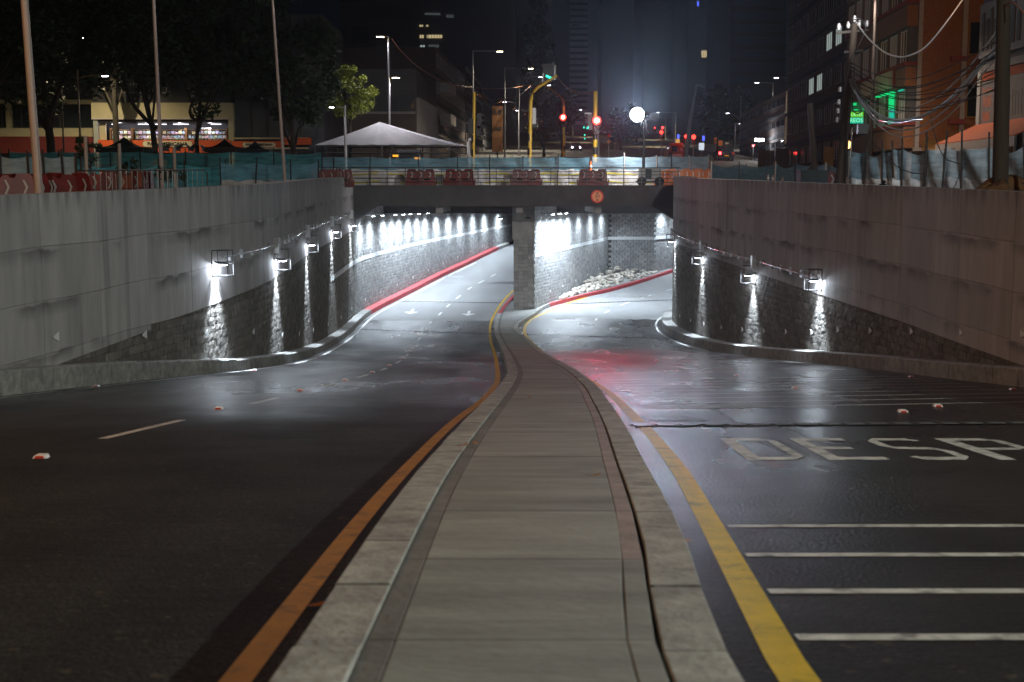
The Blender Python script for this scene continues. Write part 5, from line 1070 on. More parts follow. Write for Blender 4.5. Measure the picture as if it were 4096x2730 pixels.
box('wall', X(950), X(1300), Y+.6, Y+12, 0, 13, 'dark_wall', gl); box('ledge', X(950), X(1240), Y-.2, Y+.6, Z(558), Z(551), 'cream', gl); box('ledge', X(950), X(1240), Y-.2, Y+.6, Z(597), Z(591), 'cream', gl); box('sign_band', X(942), X(1135), Y-.15, Y+.5, Z(590), Z(566), 'orange_sign', gl)
g2 = Fr(X(950), Y+.6, 1, 0); g2.n = Vector((0,-1,0))
for i in range(5): g2.window(gl, i*1.2, i*1.2+1.17, Z(550), Z(400), 'steel_dark', 'glass_grey', .0, 0)
oval_sign('second smaller cream oval sign half behind a navy canopy', 1037, 580, 130, 18, Y-.18, 'PANAMERICANA', .22)
box('red_fascia', X(1158), X(1262), Y-1.0, Y-.7, Z(582), Z(555), 'orange_sign', gl)
cb = thing('cream_red_building', 'long cream and red shopfront behind the trees at far left', 'building', (X(-100), Y+4, .4))
box('wall', X(-260), X(386), Y+2.2, Y+14, 0, 14, 'dark_wall', cb); box('upper_band', X(-260), X(386), Y+1.9, Y+2.3, Z(410), Z(392), 'cream', cb); box('cream_band', X(-260), X(380), Y+1.6, Y+2.3, Z(543), Z(509), 'cream', cb); box('red_band', X(-260), X(402), Y+1.4, Y+2.3, Z(612), Z(544), 'red_band', cb)
box('pier', X(12), X(32), Y+1.8, Y+2.3, Z(508), Z(411), 'cream', cb); box('pier', X(380), X(394), Y+1.0, Y+2.3, 0, Z(420), 'machine_grey', cb); box('red_post', X(388), X(404), Y+1.2, Y+1.35, 0, Z(545), 'red_band', cb)
cbf = Fr(X(-260), Y+2.2, 1, 0); cbf.n = Vector((0,-1,0))
for i in range(8): cbf.window(cb, .3+i*1.45, 1.7+i*1.45, Z(508)+.02, Z(411)-.02, 'steel_dark', 'glass_dark', .0, 0)
mb = MB(); mb.disc((X(325), Y+1.3, Z(555)), .12, th=.1); obj('badge', mb, 'cream', cb)

# generic towers: dark core, a slab edge for every storey, lit windows one by one
def tower(label, pxl, pxr, Y, ztop, dep, mat, band, pitch=3.0, bh=1.3, lit=(), head=0, fins=0, bandx=None, name='tower_block'):
    x0, x1 = (pxl-CX)/F_*Y, (pxr-CX)/F_*Y; r = thing(name, label, 'building', ((x0+x1)/2, Y, gz(Y)))
    box('wall', x0, x1, Y, Y+dep, gz(Y)-1, ztop, mat, r); z = gz(Y)+3.2
    b0, b1 = (x0, x1) if not bandx else ((bandx[0]-CX)/F_*Y, (bandx[1]-CX)/F_*Y)
    n = int((b1-b0)/2.2)
    while z < ztop-.5:
        if band: box('floor_band', b0-.02, b1+.02, Y-.3, Y-.02, z, z+bh, band, r)
        z += pitch
    for i in range(fins): a = lerp(x0, x1, (i+.5)/fins); box('fin', a-.15, a+.15, Y-.36, Y-.31, gz(Y), ztop, band or mat, r)
    for px, py, wp, hp, m_ in lit:
        c = at(px, py, Y-.35); kk = Y/F_; f_ = Fr(c.x-wp*kk/2, Y-.3, 1, 0); f_.n = Vector((0,-1,0)); f_.window(r, 0, wp*kk, c.z-hp*kk/2, c.z+hp*kk/2, 'black', m_, .0, max(1, int(wp/12)), .1, .1)
    return r
tower('dark tower at top centre left with warm lit window rows', 1375, 2062, 250, 75, 40, 'tower_dark', 'tower_dark', 3.4, 1.5, ((1737,147,66,17,'win_warm'),(1687,147,20,17,'win_warm'),(1706,147,8,16,'win_warm'),(1685,104,18,12,'win_warm'),(1709,104,12,12,'win_warm'),(1800,66,32,16,'win_dim'),(1730,57,64,13,'win_dim'),(1735,185,45,16,'win_dim'),(1690,186,22,14,'win_cool'),(1440,140,60,60,'glass_grey')), bandx=(1380, 1660))
tower('tall grey gridded tower behind the bent yellow signal', 2062, 2204, 560, 150, 50, 'tower_grey', 'tower_grey', 4.2, 3.6, fins=9)
tower('tall slab tower with alternating pale and dark balcony bands', 2206, 2345, 620, 150, 40, 'tower_dark', 'tower_grey', 2.85, 1.6, ((2303,102,34,8,'win_dim'),), bandx=(2274, 2345))
tower('narrow dark tower with a column of small lit windows', 2562, 2690, 520, 140, 40, 'tower_dark', 'tower_dark', 3.2, 1.2, ((2585,84,5,14,'win_warm'),(2660,60,8,6,'win_cool'),(2662,90,8,6,'win_cool'),(2698,232,10,3,'win_cool')), fins=5)
tower('dark brown tower with a single bright square window', 2738, 2905, 420, 120, 40, 'tower_brown', 'tower_brown', 3.1, 1.2, ((2817,217,24,30,'win_warm'),(2792,16,10,22,'blue_light')))
tower('broad unlit tower behind the right street lamps', 2905, 3120, 330, 100, 40, 'tower_dark', 'tower_brown', 3.2, 1.2)
tower('farthest dim block closing the right hand street', 2400, 2560, 800, 120, 40, 'tower_dark', 'tower_dark', 3.3, 1.0)
# row on the left of the street
def row_building(label, x0, Y0, L, ztop, depth, side, mat, floors, win, name='row_building', lit=(), bays=None, zb=3.4, pane='glass_dark', frame='dark_wall'):
    r = thing(name, label, 'building', (x0, Y0, gz(Y0))); ux, uy = .055, 1
    f = Fr(x0, Y0, ux, uy); f.n = Vector((uy, -ux, 0)).normalized()*(-side)
    g = gz(Y0)-1; mb = MB(); P = lambda a, d, z: f.P(a, d, z)
    mb.prism([P(0,0,0), P(L,0,0), P(L,-depth,0), P(0,-depth,0)], (0,0,g), (0,0,ztop)); obj('wall', mb, mat, r)
    nb = bays or int(L/3.2); h = (ztop-gz(Y0)-1)/floors
    for k in range(floors):
        z0 = gz(Y0)+1+k*h
        f.box('floor_band', -.05, L+.05, .02, .18, z0-.25, z0+.08, frame, r)
        for i in range(nb):
            a0 = (i+.18)*L/nb; a1 = (i+.82)*L/nb; f.window(r, a0, a1, z0+.9, z0+h-.6, win, pane if (k, i) not in lit else lit[(k, i)], .01, 2, .07)
    return r, f
r, f = row_building('four storey brown block with balconies left of the yellow posts', -8.2, 140, 34, 15.6, 14, -1, 'tower_brown', 4, 'trim_pale')
for k in (1, 2): f.box('balcony', 2, 8, .2, 1.4, gz(140)+1+k*3.4, gz(140)+2.1+k*3.4, 'trim_pale', r)
r, f = row_building('second brown block farther up the left side of the street', -6.2, 176, 26, 17, 14, -1, 'tower_brown', 4, 'dark_wall')
r, f = row_building('third dim block farther up the left side of the street', -4.6, 204, 40, 16, 14, -1, 'tower_dark', 4, 'dark_wall')
md = thing('columned_building', 'dark block with a columned side behind the white marquee', 'building', (-13, 120, 1)); Y = 118; k = Y/F_
box('wall', X(1395), X(1672), Y, Y+16, 0, Z(278), 'tower_dark', md); box('beige_panel', X(1392), X(1615), Y-.15, Y-.02, Z(600), Z(457), 'cream', md) if False else box('beige_panel', X(1395), X(1668), Y-.15, Y-.02, Z(640), Z(457), 'tower_brown', md); box('ledge', X(1395), X(1668), Y-.3, Y-.16, Z(457), Z(448), 'trim_pale', md)
gf = Fr(X(1400), Y, 1, 0); gf.n = Vector((0,-1,0))
for i in range(4): gf.window(md, i*1.55, i*1.55+1.5, Z(446), Z(372), 'steel_dark', 'glass_grey', .01, 0)
sf = Fr(X(1672), Y, .055, 1); sf.n = Vector((1,-.055,0)).normalized()
for i in range(11): sf.box('column', i*1.45, i*1.45+.3, .0, .35, 0, Z(378)-.3, 'trim_pale', md)
for i in range(3): sf.box('red_panel', 2+i*3, 4.4+i*3, .0, .1, 3, 4.2, 'red_band', md)
# signboard
c = at(1990, 515, 150); r = thing('signboard', 'tall orange painted signboard with cursive black lettering on the left row', 'signboard', (c.x, 150, gz(150))); kk = 150/F_
zt_, zb_ = at(0, 425, 150).z, at(0, 608, 150).z; box('board', c.x-.62, c.x+.62, 150, 150.2, zb_, zt_, 'board_ochre', r); box('post', c.x-.1, c.x+.1, 150.21, 150.4, gz(150), zt_, 'black', r)
for i in range(18): box('painted_tile', c.x-.6+(i % 3)*.4, c.x-.24+(i % 3)*.4, 149.96, 149.995, zb_+.1+(i//3)*.28, zb_+.32+(i//3)*.28, 'board_ochre', r)
mb = MB(); text_mb('IUS', .75, lambda x, y, d: (c.x+x+y*.2, 149.93-d, zt_-.7+y), mb, .01, 0, .02); text_mb('FAP', .6, lambda x, y, d: (c.x+x+y*.2, 149.93-d, (zt_+zb_)/2-.0+y), mb, .01, 0, .02); obj('lettering', mb, 'black', r)
# right side row
lit = {(3, 1): 'win_cool', (3, 2): 'win_cool', (2, 3): 'win_cool', (2, 4): 'win_cool'}
r, f = row_building('dark many storey block left of the leaning utility pole', 26.0, 99, 32, 26, 16, 1, 'tower_brown', 8, 'trim_pale', lit=lit, bays=8)
r, f = row_building('low brick shop with a row of bright lamps over its steps', 25.2, 84, 14, 6.4, 12, 1, 'tower_brown', 2, 'trim_pale')
for i in range(6):
    c = f.P(.5+i*2.1, 1.2, 3.6); q_ = thing('shop_lamp', 'one of six bright violet lamps in a row over the brick shop', 'lamp', c, 0, 'row of shop lamps'); mb = MB(); mb.ball(c, .13, 10, 6); obj('globe', mb, 'lamp_violet', q_); mb = MB(); mb.bar(c, f.P(.5+i*2.1, .02, 3.75), .04); obj('arm', mb, 'black', q_); light('lamp_light', 'POINT', c-Vector((.3,.2,.2)), 18, (.95,.9,1), .1, q_)
f.box('shop_glass', .8, 11, .02, .06, 1.2, 3.2, 'glass_grey', r); f.box('lit_panel', 9.5, 11, .1, .2, 2.7, 3.5, 'ad_panel', r)
st = thing('entrance_stair', 'pale stair with metal handrails in front of the low brick shop', 'stair', f.P(7, 2, 0))
for i in range(6): f.box('step', 4.5, 8.5, .6+i*.35, .95+i*.35, gz(90), gz(90)+1.1-i*.18, 'concrete_plain', st)
for a in (4.5, 8.5): mb = MB(); mb.tube([f.P(a, .5, gz(90)+2.1), f.P(a, 2.7, gz(90)+1.1), f.P(a, 2.75, gz(90))], .03, 6); mb.tube([f.P(a, .5, gz(90)+1.6), f.P(a, 2.7, gz(90)+.6)], .025, 6); obj('handrail', mb, 'steel', st)
r, f = row_building('grey low building with a lit corner far up the right side', 29.5, 140, 40, 11, 14, 1, 'tower_brown', 3, 'dark_wall')
c = at(3037, 561, 150); q_ = thing('wall_floodlight', 'glaring white wall light on the far low building', 'lamp', c); mb = MB(); mb.obox(c, Vector((.5,0,0)), Vector((0,.1,0)), Vector((0,0,.16))); obj('lens', mb, 'lamp_cool', q_); mb = MB(); mb.bar(c+Vector((0,.1,0)), c+Vector((1.2,.4,.1)), .06); obj('bracket', mb, 'black', q_); light('lamp_light', 'POINT', c-Vector((0,.6,0)), 200, (.9,.92,1), .15, q_)
for px0, px1, y0_, Yh, mt, lab in ((3033, 3100, 602, 120, 'wood_board', 'brown wooden hoarding left of the low brick shop'), (3102, 3160, 594, 122, 'stake_wood', 'dark wooden hoarding beside the brown one'), (3296, 3336, 589, 78, 'awning_ochre', 'ochre hoarding panel right of the stair')):
    a, b_ = at(px0, y0_, Yh), at(px1, y0_, Yh); r = thing('hoarding', lab, 'hoarding', (a.x, Yh, gz(Yh))); n = 4
    for i in range(n): box('board', lerp(a.x, b_.x, i/n)+.01, lerp(a.x, b_.x, (i+1)/n)-.01, Yh, Yh+.05, gz(Yh), a.z, mt, r)
    box('rail', a.x, b_.x, Yh+.06, Yh+.12, gz(Yh)+.3, gz(Yh)+.4, 'stake_wood', r)
# lamps lighting parts of the street front that the picture shows lit
# ------------------------------------------------------------------ trees
def leaf_cloud(rd, clumps, n, size):
    mb = MB()
    for _ in range(n):
        c, r = clumps[rd.randrange(len(clumps))]
        d = Vector((rd.gauss(0, 1), rd.gauss(0, 1), rd.gauss(0, .8))); d = d.normalized()*(r*rd.random()**.45)
        p = c+d; a = Vector((rd.gauss(0,1), rd.gauss(0,1), rd.gauss(0,.6))).normalized(); b = a.cross(Vector((rd.gauss(0,1), rd.gauss(0,1), rd.gauss(0,1)))).normalized()
        s = size*rd.uniform(.6, 1.3); mb.add([p-a*s, p+b*s*.45+a*s*.1, p+a*s, p-b*s*.45+a*s*.1], [(0,1,2,3)])
    return mb
def tree(label, px, Y, h, trunk_r, crown, leaf, n, size, fork=None, seed=1, name='tree', cat='tree', lean=0, nc=34, group=None, cone=False):
    "crown: (dx, z0, z1, rx, ry) above ground"
    rd = random.Random(seed); b = gp(px, Y); r = thing(name, label, cat, b, 0, group); dx, z0, z1, rx, ry = crown
    top = b+Vector((dx, 0, lerp(z0, z1, .55))); m1 = b+Vector((dx*.2+lean, 0, z0*.6))
    mb = MB(); mb.tube([b-Vector((0,0,.1)), b+Vector((0,0,.5)), m1, b+Vector((dx*.6, 0, z0)), top], [trunk_r*1.4, trunk_r, trunk_r*.85, trunk_r*.65, trunk_r*.2], 8); t_ = obj('trunk', mb, 'bark', r)
    cl = []
    for i in range(nc):
        while True:
            u, v, w_ = rd.uniform(-1,1), rd.uniform(-1,1), rd.uniform(-1,1)
            if u*u+v*v+w_*w_ < 1 and u*u+v*v+w_*w_ > .12: break
        k_ = (1-(w_+1)/2)*1.15+.05 if cone else 1; cl.append((b+Vector((dx+u*rx*k_, v*ry*k_, lerp(z0, z1, (w_+1)/2))), rd.uniform(.16, .3)*min(rx, (z1-z0)/2)*1.2))
    for i in range(7):
        c, _ = cl[i]; s = m1.lerp(b+Vector((dx*.6,0,z0)), rd.random()); mb = MB(); mb.tube([s, s.lerp(c, .5)+Vector((0,0,.3)), c], [trunk_r*.4, trunk_r*.25, trunk_r*.08], 6); obj('limb', mb, 'bark', t_)
    if fork:
        for pts, rr in fork: mb = MB(); mb.tube([at(x, y, Y) for x, y in pts], rr, 7); obj('limb', mb, 'bark', t_)
    obj('crown', leaf_cloud(rd, cl, n, size), leaf, r)
    return r
gt = 'dark trees in front of the bookshop'
tree('large dark tree with a thick trunk in front of the cream and red shopfront', 213, 84, 14, .33, (-.5, 5.2, 15, 6.2, 4), 'leaf_dark', 9000, .2, seed=1, nc=50)
tree('dark tree with a long slanting limb in front of the bookshop display', 634, 84, 14, .2, (-1.5, 6.4, 16, 5.2, 4), 'leaf_dark', 8000, .2, fork=[([(628,515),(585,480),(540,430),(500,350),(490,300)], [.16,.14,.13,.11,.06])], seed=2, nc=44)
tree('slim tree with a kinked branch right of the slim lamp post', 795, 85, 12, .17, (.3, 5.0, 14.5, 3.8, 3), 'leaf_dark', 6500, .2, fork=[([(785,480),(765,470),(758,450),(772,400)], [.09,.09,.08,.05])], seed=3, nc=36, lean=-.15)
tree('broad dark tree behind the lamp post left of the marquee', 1180, 86, 13, .25, (-.2, 3.6, 14, 3.1, 3.0), 'leaf_dark', 8000, .2, seed=4, nc=46)
tree('dark tree at the left frame edge', -60, 80, 13, .3, (0, 5, 15, 5, 4), 'leaf_dark', 6000, .2, seed=5, nc=36)
tree('tall dark tree filling the gap above the bookshop', 470, 93, 16, .25, (0, 8.2, 19, 5, 3), 'leaf_dark', 6000, .22, seed=6, nc=36)
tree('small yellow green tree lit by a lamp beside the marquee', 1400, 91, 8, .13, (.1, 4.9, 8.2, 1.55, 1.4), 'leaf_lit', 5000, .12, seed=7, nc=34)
tree('dark street tree under the pair of distant lamps', 2870, 225, 10, .2, (.5, 2.5, 11, 4.2, 3), 'leaf_olive', 4500, .3, seed=8, nc=30)
tree('dark street tree right of the distant lamp pair', 2935, 235, 10, .2, (.5, 2.5, 10, 4.2, 3), 'leaf_dark', 4000, .3, seed=9, nc=30)
tree('olive tree glowing behind the red signal on the left street', 2250, 165, 10, .18, (-.3, 2.8, 9.2, 2.3, 2), 'leaf_olive', 4500, .2, seed=10, nc=30)
tree('dim tree left of the red signal behind the grey poles', 2175, 170, 10, .18, (0, 1.5, 6.8, 2, 2), 'leaf_olive', 4000, .2, seed=11, nc=28)
tree('dark tree behind the light tower on the street island', 2480, 210, 9, .2, (0, 1.5, 6.5, 3.2, 2), 'leaf_dark', 4000, .25, seed=12, nc=26)
tree('dark tree between the light tower and the right street', 2545, 260, 9, .2, (0, 1.5, 8, 3, 2), 'leaf_dark', 3500, .28, seed=13, nc=26)
tree('tall narrow dark conifer against the gridded tower', 2150, 300, 30, .3, (0, 6, 40, 4.2, 4), 'leaf_dark', 9000, .55, seed=14, nc=110, cone=True)
def sapling(label, px, Y, h, seed):
    rd = random.Random(seed); b = gp(px, Y); r = thing('sapling', label, 'young tree', b); mb = MB(); mb.tube([b, b+Vector((.03,0,h*.6)), b+Vector((-.02,0,h))], [.025,.02,.01], 5)
    cl = []
    for i in range(9):
        c = b+Vector((rd.uniform(-.42,.42), rd.uniform(-.3,.3), h*rd.uniform(.65, 1.0))); cl.append((c, .13)); mb.tube([b+Vector((0,0,h*.55)), c], [.012,.005], 4)
    obj('trunk', mb, 'bark', r); obj('crown', leaf_cloud(rd, cl, 320, .07), 'leaf_dark', r)
sapling('small sapling with drooping leaves right of the pale stake', 525, 40, 1.35, 1); sapling('bushy sapling round the slim lamp post foot', 672, 42, 1.15, 2); sapling('sapling with leaves against the bookshop pier', 360, 38, 2.0, 3)

# lamps added unseen among the crowns and above the picture, for their light
for X_, Y_, h_, ax, pw, col, lab in ((-30.5, 88, 10.2, 1.2, 3600, (1,.83,.5), 'added lamp hidden in the crowns to light the bookshop'), (-38, 87, 9.6, 1.2, 1100, (1,.83,.5), 'added lamp hidden in the crowns to light the far left shopfront')):
    street_lamp(lab, (X_, Y_, gz(Y_)), h_, ((ax, 1.0, h_-.2, .2),), pw, col, 'lamp_warm', r=.07, mat='stake_dark')
ul = street_lamp('added floodlights above the picture by the far right pole', (12.6, 31.4, gz(32)), 9.5, ((-.8, .6, 8.6, .2), (.5, .9, 8.3, .2)), 0, mat='stake_dark', r=.06)
light('lamp_light', 'SPOT', (11.6, 32.2, 8.1), 2600, (1,.47,.13), .15, ul, (21.0, 63, 5), 34, .7)
light('lamp_light', 'SPOT', (11.4, 32.6, 8.2), 17000, (1,.95,.9), .15, ul, (1, 72, .2), 34, .8)  # added beam that brightens the bridge and its height sign
light('lamp_light', 'SPOT', (12.9, 32.6, 7.8), 1500, (.9,.95,1), .15, ul, (15, 41, 0), 100, .8)

# ------------------------------------------------------------------ tents
r = thing('marquee', 'large white marquee with a shallow pointed roof behind the net fence', 'tent', gp(1540, 88)); Y0, Y1 = 83, 93
e0, e1 = at(1260, 580, Y0), at(1795, 572, Y0); ap = at(1518, 489, 88); zE = e0.z
A_, B_, C_, D_ = Vector((e0.x, Y0, zE)), Vector((e1.x, Y0, zE)), Vector((e1.x+1.0, Y1, zE+.25)), Vector((e0.x-.3, Y1, zE+.25))
def roof(P, Q, nm):
    mb = MB(); mb.grid(lambda u, v: P.lerp(Q, u).lerp(ap, v)-Vector((0,0,.07*math.sin(math.pi*v)*(1-.3*math.cos(6.28*u))+.02*math.sin(u*40)*(1-v))), 24, 10); return obj('canopy', mb, 'canvas_white', r)
roof(A_, B_, 0); roof(B_, C_, 1); roof(C_, D_, 2); roof(D_, A_, 3)
mb = MB(); mb.bar(A_-Vector((0,0,.06)), B_-Vector((0,0,.06)), .07); mb.bar(A_-Vector((0,0,.5)), B_-Vector((0,0,.5)), .05)
for i in range(13): p = A_.lerp(B_, i/12); mb.bar(p-Vector((0,0,.08)), p-Vector((0,0,.5)), .035)
mb.bar(B_-Vector((0,0,.06)), C_-Vector((0,0,.06)), .07); mb.bar(D_-Vector((0,0,.06)), C_-Vector((0,0,.06)), .07); mb.bar(D_-Vector((0,0,.5)), C_-Vector((0,0,.5)), .05); obj('truss', mb, 'steel_dark', r)
for p in (A_, B_, C_, D_, A_.lerp(B_, .5), D_.lerp(C_, .33), D_.lerp(C_, .66)): mb = MB(); mb.tube([(p.x, p.y, gz(p.y)), (p.x, p.y, p.z)], .045, 6); obj('leg', mb, 'steel_dark', r)
def canopy(label, px, py, wpx, hpx, Y, mat, cat='canopy'):
    c = at(px, py, Y); k = Y/F_; w_, h_ = wpx*k/2, hpx*k; r = thing('pop_up_canopy', label, cat, (c.x, Y, gz(Y))); mb = MB(); q = [(c.x-w_, Y-w_*.7), (c.x+w_, Y-w_*.7), (c.x+w_, Y+w_*.7), (c.x-w_, Y+w_*.7)]
    zb_ = c.z-h_
    for i in range(4):
        a, b = Vector((*q[i], zb_)), Vector((*q[(i+1) % 4], zb_)); mb.grid(lambda u, v: a.lerp(b, u).lerp(c, v)-Vector((0,0,.18*math.sin(math.pi*v))), 6, 6); mb.add([a, b, b-Vector((0,0,.3)), a-Vector((0,0,.3))], [(0,1,2,3)])
    obj('canopy', mb, mat, r)
    for x, y in q: obj('leg', MB().tube([(x, y, gz(Y)), (x, y, zb_)], .03, 6), 'steel_dark', r)
canopy('dark green pointed canopy left of the oval sign', 496, 549, 185, 42, 78, 'canvas_green'); canopy('black pointed canopy between the two oval signs', 898, 556, 140, 34, 80, 'black'); canopy('navy pointed canopy in front of the second oval sign', 1020, 565, 130, 34, 79, 'canvas_navy')
for px, Y, mt, lab in ((640, 83, 'canvas_grey', 'grey vaulted stall top with yellow side left of the slim post'), (685, 83.5, 'canvas_grey', 'grey vaulted stall top right of the slim post'), (735, 84, 'canvas_grey', 'grey vaulted stall top before the orange sign band'), (790, 84.5, 'canvas_grey', 'rightmost grey vaulted stall top by the slim tree')):
    c = at(px, 583, Y); r = thing('market_stall', lab, 'market stall', (c.x, Y, gz(Y))); mb = MB(); mb.grid(lambda u, v: (c.x-.42*math.cos(math.pi*u), Y-.5+1.2*v, c.z-.35+.42*math.sin(math.pi*u)), 12, 2); obj('roof', mb, mt, r); box('counter', c.x-.42, c.x+.42, Y-.5, Y+.7, gz(Y), c.z-.9, 'yellow_pole' if px == 640 else 'canvas_navy', r)
    for sx in (-.4, .4):
        for yy in (-.48, .68): obj('leg', MB().tube([(c.x+sx, Y+yy, c.z-.9), (c.x+sx, Y+yy, c.z-.33)], .02, 5), 'steel_dark', r)

# ------------------------------------------------------------------ vehicles
def wheel(root, x, y, z, r, w_):
    o = obj('wheel', MB().tube([(x-w_/2, y, z), (x+w_/2, y, z)], r, 16), 'rubber', root); obj('rim', MB().tube([(x-w_/2-.01, y, z), (x+w_/2+.01, y, z)], r*.6, 12), 'steel', o)
def car(name, label, cat, px, Y, prof, wd, mat, front, lampm, rz=0, tall=1):
    "prof: side profile (y, z), shell tapered in at the roof; seen end-on"
    c = gp(px, Y); r = thing(name, label, cat, c); zt_ = max(z for _, z in prof); L = len(prof); mb = MB()
    def hw(z): return wd/2*(1 if z < zt_*.55 else lerp(1, .82, (z-zt_*.55)/(zt_*.45)))
    vs = [(c.x-hw(z), c.y+y, c.z+z) for y, z in prof]+[(c.x+hw(z), c.y+y, c.z+z) for y, z in prof]
    mb.add(vs, [tuple(range(L)), tuple(range(L, 2*L))[::-1]]+[((i+1) % L, i, L+i, L+(i+1) % L) for i in range(L)]); obj('body', mb, mat, r)
    ys = [y for y, _ in prof]
    for sx in (-1, 1):
        for yy in (min(ys)+.8, max(ys)-.8): wheel(r, c.x+sx*(wd/2-.1), c.y+yy, c.z+.34, .34, .22)
    return r, c
r, c = car('parked_car', 'dark car with a glowing red tail light on the right street', 'car', 2905, 152, [(0,.3),(0,.95),(.15,1.05),(.4,1.62),(2.6,1.66),(3.4,1.1),(4.5,.95),(4.6,.3)], 1.85, 'car_paint_dark', 0, 0)
mb = MB(); mb.prism([(c.x-.72, c.y+.2, c.z+1.1), (c.x+.72, c.y+.2, c.z+1.1), (c.x+.66, c.y+.38, c.z+1.52), (c.x-.66, c.y+.38, c.z+1.52)], (0,-.02,0), (0,0,0)); obj('rear_window', mb, 'glass_dark', r)
for sx, m_ in ((-1, 'tail_red'), (1, 'stud_red')): obj('tail_light', MB().bx(c.x+sx*.78-.13, c.x+sx*.78+.13, c.y-.03, c.y+.02, c.z+.75, c.z+1.05), m_, r)
box('number_plate', c.x-.25, c.x+.25, c.y-.02, c.y-.002, c.z+.55, c.z+.68, 'yellow_pole', r); box('bumper', c.x-.9, c.x+.9, c.y-.08, c.y-.001, c.z+.32, c.z+.5, 'black', r)
light('tail_glow', 'POINT', (c.x-.8, c.y-.5, c.z+.9), 15, (1,.03,.02), .08, r)
r, c = car('van', 'orange and grey van seen from behind with a chevron board', 'van', 2705, 150, [(0,.35),(0,1.9),(.15,2.15),(3.6,2.15),(4.4,1.3),(5,1.1),(5,.35)], 1.75, 'van_orange', 0, 0)
box('rear_window', c.x-.6, c.x+.1, c.y-.03, c.y-.001, c.z+1.15, c.z+1.75, 'glass_dark', r); box('grey_side', c.x-.88, c.x-.4, c.y-.02, c.y-.001, c.z+.4, c.z+1.05, 'crate_green', r); box('chevron_board', c.x-.6, c.x+.6, c.y-.06, c.y-.031, c.z+.5, c.z+.85, 'reflector_white', r)
for i in range(5): obj('chevron_stripe', MB().prism([(c.x-.6+i*.24, c.y-.07, c.z+.5), (c.x-.48+i*.24, c.y-.07, c.z+.5), (c.x-.38+i*.24, c.y-.07, c.z+.85), (c.x-.5+i*.24, c.y-.07, c.z+.85)], (0,0,0), (0,.008,0)), 'sign_orange', r)
for sx in (-1, 1): box('tail_light', c.x+sx*.8-.06, c.x+sx*.8+.06, c.y-.04, c.y, c.z+1.0, c.z+1.3, 'stud_red', r)
r, c = car('truck', 'dark truck with two amber side lights parked under the marquee', 'truck', 1630, 96, [(0,.5),(0,1.35),(.9,1.5),(1.3,2.55),(3.0,2.6),(3.1,1.3),(6,1.3),(6,.5)], 2.0, 'black', 0, 0)
mb = MB(); mb.prism([(c.x-.75, c.y+.95, c.z+1.6), (c.x+.75, c.y+.95, c.z+1.6), (c.x+.68, c.y+1.2, c.z+2.4), (c.x-.68, c.y+1.2, c.z+2.4)], (0,-.02,0), (0,0,0)); obj('windscreen', mb, 'rubber', r); box('bumper', c.x-1.0, c.x+1.0, c.y-.12, c.y-.001, c.z+.45, c.z+.75, 'black', r); box('grille', c.x-.6, c.x+.6, c.y-.05, c.y-.002, c.z+.85, c.z+1.25, 'black', r)
for sx in (-1, 1): box('headlight', c.x+sx*.8-.13, c.x+sx*.8+.13, c.y-.05, c.y-.001, c.z+.95, c.z+1.2, 'machine_grey', r)
for px, py in ((1582, 624), (1669, 634)): p = at(px, py, 95.6); obj('amber_light', MB().bx(p.x-.2, p.x+.2, p.y-.05, p.y+.05, p.z-.07, p.z+.07), 'sig_amber', r)
r, c = car('oncoming_car', 'distant car with two white headlights coming down the left street', 'car', 2304, 200, [(0,.3),(0,.8),(1.2,.95),(2.0,1.45),(3.6,1.45),(4.3,.9),(4.3,.3)], 1.75, 'car_paint_dark', 0, 0)
for sx in (-1, 1): obj('headlight', MB().ball((c.x+sx*.6, c.y-.05, c.z+.65), .11, 10, 6), 'lamp_violet', r)

# ------------------------------------------------------------------ utility poles and cables on the right
def util(label, a, e, r0, r1, name='utility_pole'):
    r = thing(name, label, 'utility pole', a); mb = MB(); mb.tube([a-Vector((0,0,.2)), Vector(a).lerp(Vector(e), .5), e], [r0, (r0+r1)/2, r1], 12); obj('pole', mb, 'utility_wood', r); return r
pa, pe = gp(3356, 42), at(3418, 95, 42)
u1 = util('thick dark leaning utility pole carrying the tangle of cables', pa, pe, .19, .1)
mb = MB(); mb.bar(pe+Vector((-.55,0,-.3)), pe+Vector((.45,0,-.2)), .08); mb.bar(pe+Vector((-.3,0,-.9)), pe+Vector((.3,0,-.85)), .07); obj('cross_arm', mb, 'stake_dark', u1)
for dx, dz in ((-.5, -.2), (-.2, -.15), (.15, -.1), (.4, -.1), (0, .05)): obj('insulator', MB().tube([pe+Vector((dx,0,dz)), pe+Vector((dx,0,dz+.1)), pe+Vector((dx,0,dz+.2))], [.05,.07,.04], 8), 'galv', u1)
for t_ in (.45, .5, .55, .62): p = pa.lerp(pe, t_); obj('clamp', MB().tube([p+Vector((-.28,-.05,0)), p+Vector((-.28,-.05,.16))], .06, 8), 'galv', u1)
p = pa.lerp(pe, .5); obj('splice_box', MB().bx(p.x+.35, p.x+.7, p.y-.2, p.y, p.z-.65, p.z-.35), 'black', u1)
mb = MB(); mb.tube([pa+Vector((.22,-.2,.3)), pa.lerp(pe, .3)+Vector((.2,-.2,0)), pa.lerp(pe, .42)+Vector((.19,-.18,0))], .025, 6); obj('riser_pipe', mb, 'steel', u1)
